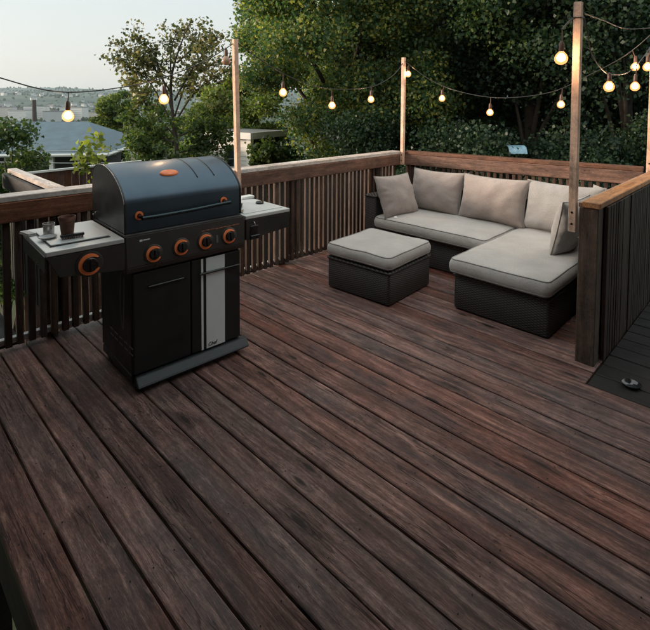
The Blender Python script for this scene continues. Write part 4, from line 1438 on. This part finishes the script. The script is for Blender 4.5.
# house: A = near corner of the eaves
def house():
    A = Vector((-16.397, 6.31, 0)); A2 = Vector((-16.55, 3.2, 0)); Bc = Vector((-19.65, 8.7, 0))
    d1 = Vector((-0.6, -0.8, 0))          # along the near eave, to the left
    d2 = Vector((-0.8, 0.6, 0))
    if d2.dot(Bc - A) < 0: d2 = -d2
    Lx, Ly = 9.5, 5.6
    ez, rz_ = -0.15, 0.78
    root = empty('neighbour_house', (A.x, A.y, -3.6), 'low neighbour house with a blue grey roof and white eaves below the left bulb', 'house')
    p = lambda s, t, z: A + d1 * s + d2 * t + Vector((0, 0, z))
    # roof: four slopes, with thickness
    bm = B()
    ri = 1.5
    E_ = [p(0, 0, ez), p(Lx, 0, ez), p(Lx, Ly, ez), p(0, Ly, ez)]
    Rg = [p(ri, Ly * 0.5, rz_), p(Lx - 1.9, Ly * 0.5, rz_)]
    ev = [bm.verts.new(q) for q in E_]; rg = [bm.verts.new(q) for q in Rg]
    lo = [bm.verts.new(q - Vector((0, 0, 0.04))) for q in E_]
    for f_ in ((ev[0], ev[1], rg[1], rg[0]), (ev[1], ev[2], rg[1]), (ev[2], ev[3], rg[0], rg[1]), (ev[3], ev[0], rg[0])): bm.faces.new(f_)
    for i in range(4): bm.faces.new((ev[i], lo[i], lo[(i + 1) % 4], ev[(i + 1) % 4]))
    bm.faces.new(lo)
    bmesh.ops.recalc_face_normals(bm, faces=bm.faces)
    rf = obj('roof', bm, M_roof, root)
    # gutters
    bm = B()
    for a, b_ in ((0, 1), (0, 3)):
        tube(bm, [E_[a] - Vector((0, 0, 0.06)), E_[b_] - Vector((0, 0, 0.06))], 0.06, 6)
    obj('gutter', bm, M_trim, rf)
    # walls set back under the eaves
    bm = B()
    i_ = 0.9
    W_ = [p(i_, i_, 0), p(Lx - 0.5, i_, 0), p(Lx - 0.5, Ly - 0.5, 0), p(i_, Ly - 0.5, 0)]
    lo_ = [bm.verts.new(q + Vector((0, 0, -4.4))) for q in W_]; hi_ = [bm.verts.new(q + Vector((0, 0, ez - 0.05))) for q in W_]
    for i in range(4): bm.faces.new((lo_[i], lo_[(i + 1) % 4], hi_[(i + 1) % 4], hi_[i]))
    bm.faces.new(hi_)
    bmesh.ops.recalc_face_normals(bm, faces=bm.faces)
    obj('wall', bm, M_darkw, root)
    for s in (1.85, 5.0, 8.6):
        a = p(s, 0.25, 0)
        plank('porch_post', a + Vector((0, 0, -3.6)), a + Vector((0, 0, ez - 0.05)), 0.14, 0.14, M_trim, d1, root)
    # window by the corner
    for s in (0.95, 3.3):
        c0 = p(s, i_ - 0.03, -0.42)
        Mx = Matrix((d1, Vector((0, 0, 1)), d1.cross(Vector((0, 0, 1))))).transposed().to_4x4(); Mx.translation = c0
        bm = B()
        for a0_, a1_, b0_, b1_ in ((-0.3, 0.3, 0.20, 0.27), (-0.3, 0.3, -0.72, -0.65), (-0.3, -0.23, -0.65, 0.2), (0.23, 0.3, -0.65, 0.2)):
            box(bm, a0_, a1_, b0_, b1_, -0.03, 0.05)
        w_ = obj('window', bm, M_trim, root, Mx)
        bm = B(); box(bm, -0.23, 0.23, -0.65, 0.2, -0.01, 0.01)
        obj('pane', bm, M_glass, w_, Mx)
    return d1, d2, p


d1, d2, hp_ = house()

# brown yard fence between the house and the deck
yf = empty('yard_fence', (-10.5, 4.0, -3.2), 'reddish brown board fence in front of the neighbour house', 'fence')
a = Vector((-10.2, 2.2, 0)); b_ = Vector((-11.3, 10.2, 0))
nb = int((b_ - a).length / 0.15)
W_yf = wood('yard_fence_wood', (0.03, 0.012, 0.008), (0.075, 0.03, 0.02), (0.12, 0.055, 0.035), var=0.4)
for i in range(nb):
    q = a.lerp(b_, (i + 0.5) / nb)
    plank('fence_board', q + Z * (-3.3), q + Z * 0.20, 0.142, 0.02, W_yf, b_ - a, yf)
plank('top_rail', a + Z * 0.225, b_ + Z * 0.225, 0.07, 0.04, M_trim, (1, 0, 0), yf)

# white shed
def shed():
    C0 = Vector((-8.944, 6.631, 0))
    dl_ = (Vector((-10.30, 6.25, 0)) - C0).normalized()
    dr_ = (Vector((-10.9, 9.6, 0)) - C0); dr_ = (dr_ - dl_ * dr_.dot(dl_)).normalized()
    root = empty('white_shed', (C0.x, C0.y, -3.2), 'small white clapboard shed with a flat roof behind the pine post', 'shed')
    p = lambda s, t, z: C0 + dl_ * s + dr_ * t + Vector((0, 0, z))
    Wd, Dp = 1.35, 1.15
    zt_ = 0.72
    bm = B()
    nz_ = 30
    for i in range(nz_):
        z0_ = zt_ - 0.10 * (i + 1); z1_ = zt_ - 0.10 * i
        for (a_, b2) in (((0, 0), (Wd, 0)), ((0, Dp), (0, 0)), ((Wd, 0), (Wd, Dp)), ((Wd, Dp), (0, Dp))):
            o_ = 0.014
            P0 = p(*a_, 0); P1 = p(*b2, 0)
            out = (P1 - P0).normalized().cross(Z)
            if out.dot(p(Wd / 2, Dp / 2, 0) - P0) > 0: out = -out
            v = [bm.verts.new(q) for q in (P0 + Z * z1_, P1 + Z * z1_, P1 + out * o_ + Z * z0_, P0 + out * o_ + Z * z0_)]
            bm.faces.new(v)
            v2 = [bm.verts.new(q) for q in (P0 + out * o_ + Z * z0_, P1 + out * o_ + Z * z0_, P1 + Z * z0_, P0 + Z * z0_)]
            bm.faces.new(v2)
    bmesh.ops.recalc_face_normals(bm, faces=bm.faces)
    obj('clapboard_wall', bm, M_wallw, root)
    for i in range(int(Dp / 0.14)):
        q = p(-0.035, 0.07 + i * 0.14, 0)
        plank('shade_side_board', q + Z * -2.6, q + Z * zt_, 0.134, 0.02, W_dark, dr_, root)  # near-black boards put the shade of the right wall into colour
    plank('corner_trim', p(-0.02, -0.02, -2.6), p(-0.02, -0.02, zt_), 0.12, 0.12, M_trim, dl_, root)
    plank('corner_trim', p(Wd + 0.02, -0.02, -2.6), p(Wd + 0.02, -0.02, zt_), 0.12, 0.12, M_trim, dl_, root)
    c_ = p(Wd / 2, Dp / 2, zt_ + 0.075)
    Mx = Matrix((dl_, dr_, dl_.cross(dr_))).transposed().to_4x4(); Mx.translation = c_
    bm = B(); box(bm, -Wd / 2 - 0.12, Wd / 2 + 0.12, -Dp / 2 - 0.12, Dp / 2 + 0.25, -0.07, 0.05, 0.01)
    obj('roof', bm, plain('felt_roof', (0.20, 0.20, 0.20), 0.8), root, Mx)
    bm = B(); box(bm, -Wd / 2 - 0.14, Wd / 2 + 0.14, -Dp / 2 - 0.16, -Dp / 2 - 0.125, -0.085, 0.065); box(bm, -Wd / 2 - 0.16, -Wd / 2 - 0.125, -Dp / 2 - 0.12, Dp / 2 + 0.25, -0.085, 0.065)
    obj('fascia', bm, M_trim, root, Mx)
    Mx = Matrix((dl_, Z, dl_.cross(Z))).transposed().to_4x4(); Mx.translation = p(0.55, -0.02, 0.30)
    bm = B()
    for a0_, a1_, b0_, b1_ in ((-0.16, 0.16, 0.24, 0.28), (-0.16, 0.16, -0.28, -0.24), (-0.16, -0.12, -0.24, 0.24), (0.12, 0.16, -0.24, 0.24)):
        box(bm, a0_, a1_, b0_, b1_, -0.03, 0.03)
    w_ = obj('window', bm, M_trim, root, Mx)
    bm = B(); box(bm, -0.12, 0.12, -0.24, 0.24, -0.012, 0.008)
    obj('pane', bm, M_glass, w_, Mx)


shed()
# dark garden wall in the shade right of the shed
dw = empty('garden_fence', (-8.4, 8.0, -3.2), 'very dark board fence in the shade right of the white shed', 'fence')
a = Vector((-8.3, 6.0, 0)); b_ = Vector((-8.9, 11.5, 0))
nb = int((b_ - a).length / 0.16)
for i in range(nb):
    q = a.lerp(b_, (i + 0.5) / nb)
    plank('fence_board', q + Z * (-3.4), q + Z * 0.12, 0.152, 0.02, W_dark, b_ - a, dw)

# utility pole and two wires
M_pole = plain('pole_wood', (0.05, 0.04, 0.035), 0.9, 0, 0.3, 6)
x, y = loc(-31.2, 22)
pl = empty('utility_pole', (x, y, -4), 'short dark wooden pole rising behind the left bush', 'pole')
obj('pole_shaft', tube(B(), [(x, y, -4.2), (x, y, 1.62)], [0.12, 0.09], 10), M_pole, pl, smooth='all')
M_wire = plain('wire_grey', (0.35, 0.37, 0.38), 0.4, 0.5)
for i, (zz, dd) in enumerate(((0.42, 11.5), (0.22, 11.2))):
    a = Vector((*loc(-42, dd), zz)); b_ = Vector((*loc(-9, dd), zz + 0.14 - 0.1 * i))
    o = obj('overhead_wire', tube(B(), [a.lerp(b_, t / 14) - Z * 0.12 * math.sin(math.pi * t / 14) for t in range(15)], 0.011, 5), M_wire, smooth='all')
    tag(o, ['upper thin pale wire crossing in front of the neighbour roof', 'lower thin pale wire crossing in front of the neighbour eaves'][i], 'wire', 'overhead wires by the neighbour house')

# pale blue cover glimpsed between the dark trees
x, y = loc(21.8, 7.25)
bt = empty('blue_tarp', (x, y, 0.88), 'pale blue tarp glimpsed among the dark trees above the back railing', 'tarp')
bm = B()
bmesh.ops.create_grid(bm, x_segments=14, y_segments=10, size=0.5)
for v in bm.verts:
    v.co = Vector((v.co.x * 0.27, v.co.y * 0.22, 0.05 * (1 - (v.co.y * 2) ** 2) + 0.012 * noise.noise(v.co * 6)))
obj('tarp_sheet', bm, plain('tarp_blue', (0.25, 0.42, 0.52), 0.4), bt, Matrix.Translation((x, y, 0.88)) @ Matrix.Rotation(YAW, 4, 'Z') @ Matrix.Rotation(R(30), 4, 'X'), smooth='all')

# ------------------------------------------------------------------ far town and hills
M_far = [plain('far_wall_%s' % n_, c_, 0.8, 0, 0.06, 0.2) for n_, c_ in (('pale', (0.55, 0.54, 0.52)), ('cream', (0.50, 0.46, 0.40)), ('grey', (0.38, 0.39, 0.40)))]
M_farroof = plain('far_roof', (0.16, 0.15, 0.15), 0.9)
for i, (b_, d_, w_, dp, h_, lab, mi) in enumerate([(-32.4, 900, 34, 20, 21, 'pale block at the far left of the valley buildings', 0), (-31.0, 930, 40, 18, 27, 'tallest pale block of the valley, right behind the wooden pole', 0),
                                                   (-29.4, 900, 34, 18, 20, 'grey flat roofed block in the valley left of the bulb', 2), (-27.6, 940, 48, 20, 24, 'wide pale block in the valley behind the left bulb', 0),
                                                   (-25.6, 980, 34, 20, 16, 'cream block in the valley right of the left bulb', 1), (-34.2, 950, 40, 20, 17, 'cream block cut by the left edge of the photo', 1)]):
    x, y = loc(b_, d_)
    z = ground_z(x, y)
    rt_ = empty('valley_building', (x, y, z), lab, 'building', 'large pale buildings in the valley', rz=YAW + R(random.uniform(-14, 14)))
    Mx = PW[rt_.name]
    bm = B(); box(bm, -w_ / 2, w_ / 2, -dp / 2, dp / 2, -8, h_)
    obj('wall', bm, M_far[mi], rt_, Mx)
    bm = B(); box(bm, -w_ / 2 - .4, w_ / 2 + .4, -dp / 2 - .4, dp / 2 + .4, h_, h_ + 0.9)
    box(bm, -3, 4, -3, 3, h_ + 0.9, h_ + 3.5)
    obj('roof', bm, M_farroof, rt_, Mx)
    bm = B()
    for fl in range(int(h_ // 4)):
        box(bm, -w_ / 2 + 1.5, w_ / 2 - 1.5, -dp / 2 - 0.08, -dp / 2 + 0.05, 1.6 + fl * 4, 3.1 + fl * 4)
    obj('window_band', bm, M_far[2], rt_, Mx)
# small houses on the hillside: shared mesh
bm = B(); box(bm, -6, 6, -5, 5, -3, 5)
hm = bpy.data.meshes.new('hill_house'); 
q = [bm.verts.new(c_) for c_ in ((-6.4, -5.4, 5), (6.4, -5.4, 5), (6.4, 5.4, 5), (-6.4, 5.4, 5), (-6.4, 0, 8.2), (6.4, 0, 8.2))]
rf_ = [bm.faces.new(f_) for f_ in ((q[0], q[1], q[5], q[4]), (q[2], q[3], q[4], q[5]), (q[0], q[4], q[3]), (q[1], q[2], q[5]))]
for f_ in rf_: f_.material_index = 1
bm.to_mesh(hm); bm.free()
hm.materials.append(M_far[0]); hm.materials.append(M_farroof)
rh = random.Random(3)
for i in range(130):
    b_ = rh.uniform(-37, -12); d_ = rh.choice((rh.uniform(1100, 1700), rh.uniform(1700, 3000)))
    x, y = loc(b_, d_)
    o = mesh_obj('hillside_house', hm, None, Matrix.Translation((x, y, ground_z(x, y) + 1)) @ Matrix.Rotation(rh.uniform(0, 3.1), 4, 'Z') @ Matrix.Scale(rh.uniform(0.9, 1.9), 4))
    tag(o, 'tiny pale house among trees on the hazy far hillside', 'house', 'tiny houses on the far hillside')
# far-off wood that reads as one mass
ico = bmesh.new(); bmesh.ops.create_icosphere(ico, subdivisions=1, radius=1)
iv = np.array([v.co[:] for v in ico.verts]); itf = np.array([[v.index for v in f_.verts] for f_ in ico.faces]); ico.free()
r_ = np.random.default_rng(9)
VV = []; FF = []
cnt = 0
for i in range(13000):
    b_ = r_.uniform(-44, 44); d_ = math.exp(r_.uniform(math.log(380), math.log(4200)))
    x, y = loc(b_, d_)
    if fbm(x, y, 260, 3) < -0.12 and r_.uniform() < 0.8: continue
    s = r_.uniform(2.2, 4.2) * (1 + d_ / 3500)
    z = ground_z(x, y) + s * 0.5
    VV.append(iv * np.array([s, s, s * r_.uniform(0.7, 1.3)]) * r_.uniform(0.8, 1.2, (len(iv), 1)) + [x, y, z])
    FF.append(itf + cnt * len(iv)); cnt += 1
mw, nt, N, L, P = mat_new('far_woods')
g_ = N.new('ShaderNodeNewGeometry')
rr = ramp(N, [(0, (0.018, 0.03, 0.014)), (0.6, (0.04, 0.06, 0.024)), (1, (0.08, 0.085, 0.035))]); L.new(g_.outputs['Random Per Island'], rr.inputs[0]); L.new(rr.outputs[0], P.inputs['Base Color'])
P.inputs['Roughness'].default_value = 1
fo = mesh_obj('distant_woods', np_mesh('distant_woods', np.concatenate(VV), np.concatenate(FF), mw), kind='stuff')
tag(fo, 'hazy woods covering the far valley and hills', 'woods')

# ------------------------------------------------------------------ haze
bm = B(); box(bm, -5600, 5600, -5600, 5600, -90, 190)
mh = bpy.data.materials.new('haze'); mh.use_nodes = True
N = mh.node_tree.nodes; L = mh.node_tree.links
N.remove(N['Principled BSDF'])
pv = N.new('ShaderNodeVolumePrincipled')
pv.inputs['Color'].default_value = (0.60, 0.76, 0.86, 1)
pv.inputs['Density'].default_value = 0.00009
pv.inputs['Anisotropy'].default_value = 0.3
L.new(pv.outputs[0], N['Material Output'].inputs['Volume'])
hz = obj('haze', bm, mh)
tag(hz, 'thin pale evening haze over the valley', 'haze', kind='stuff')
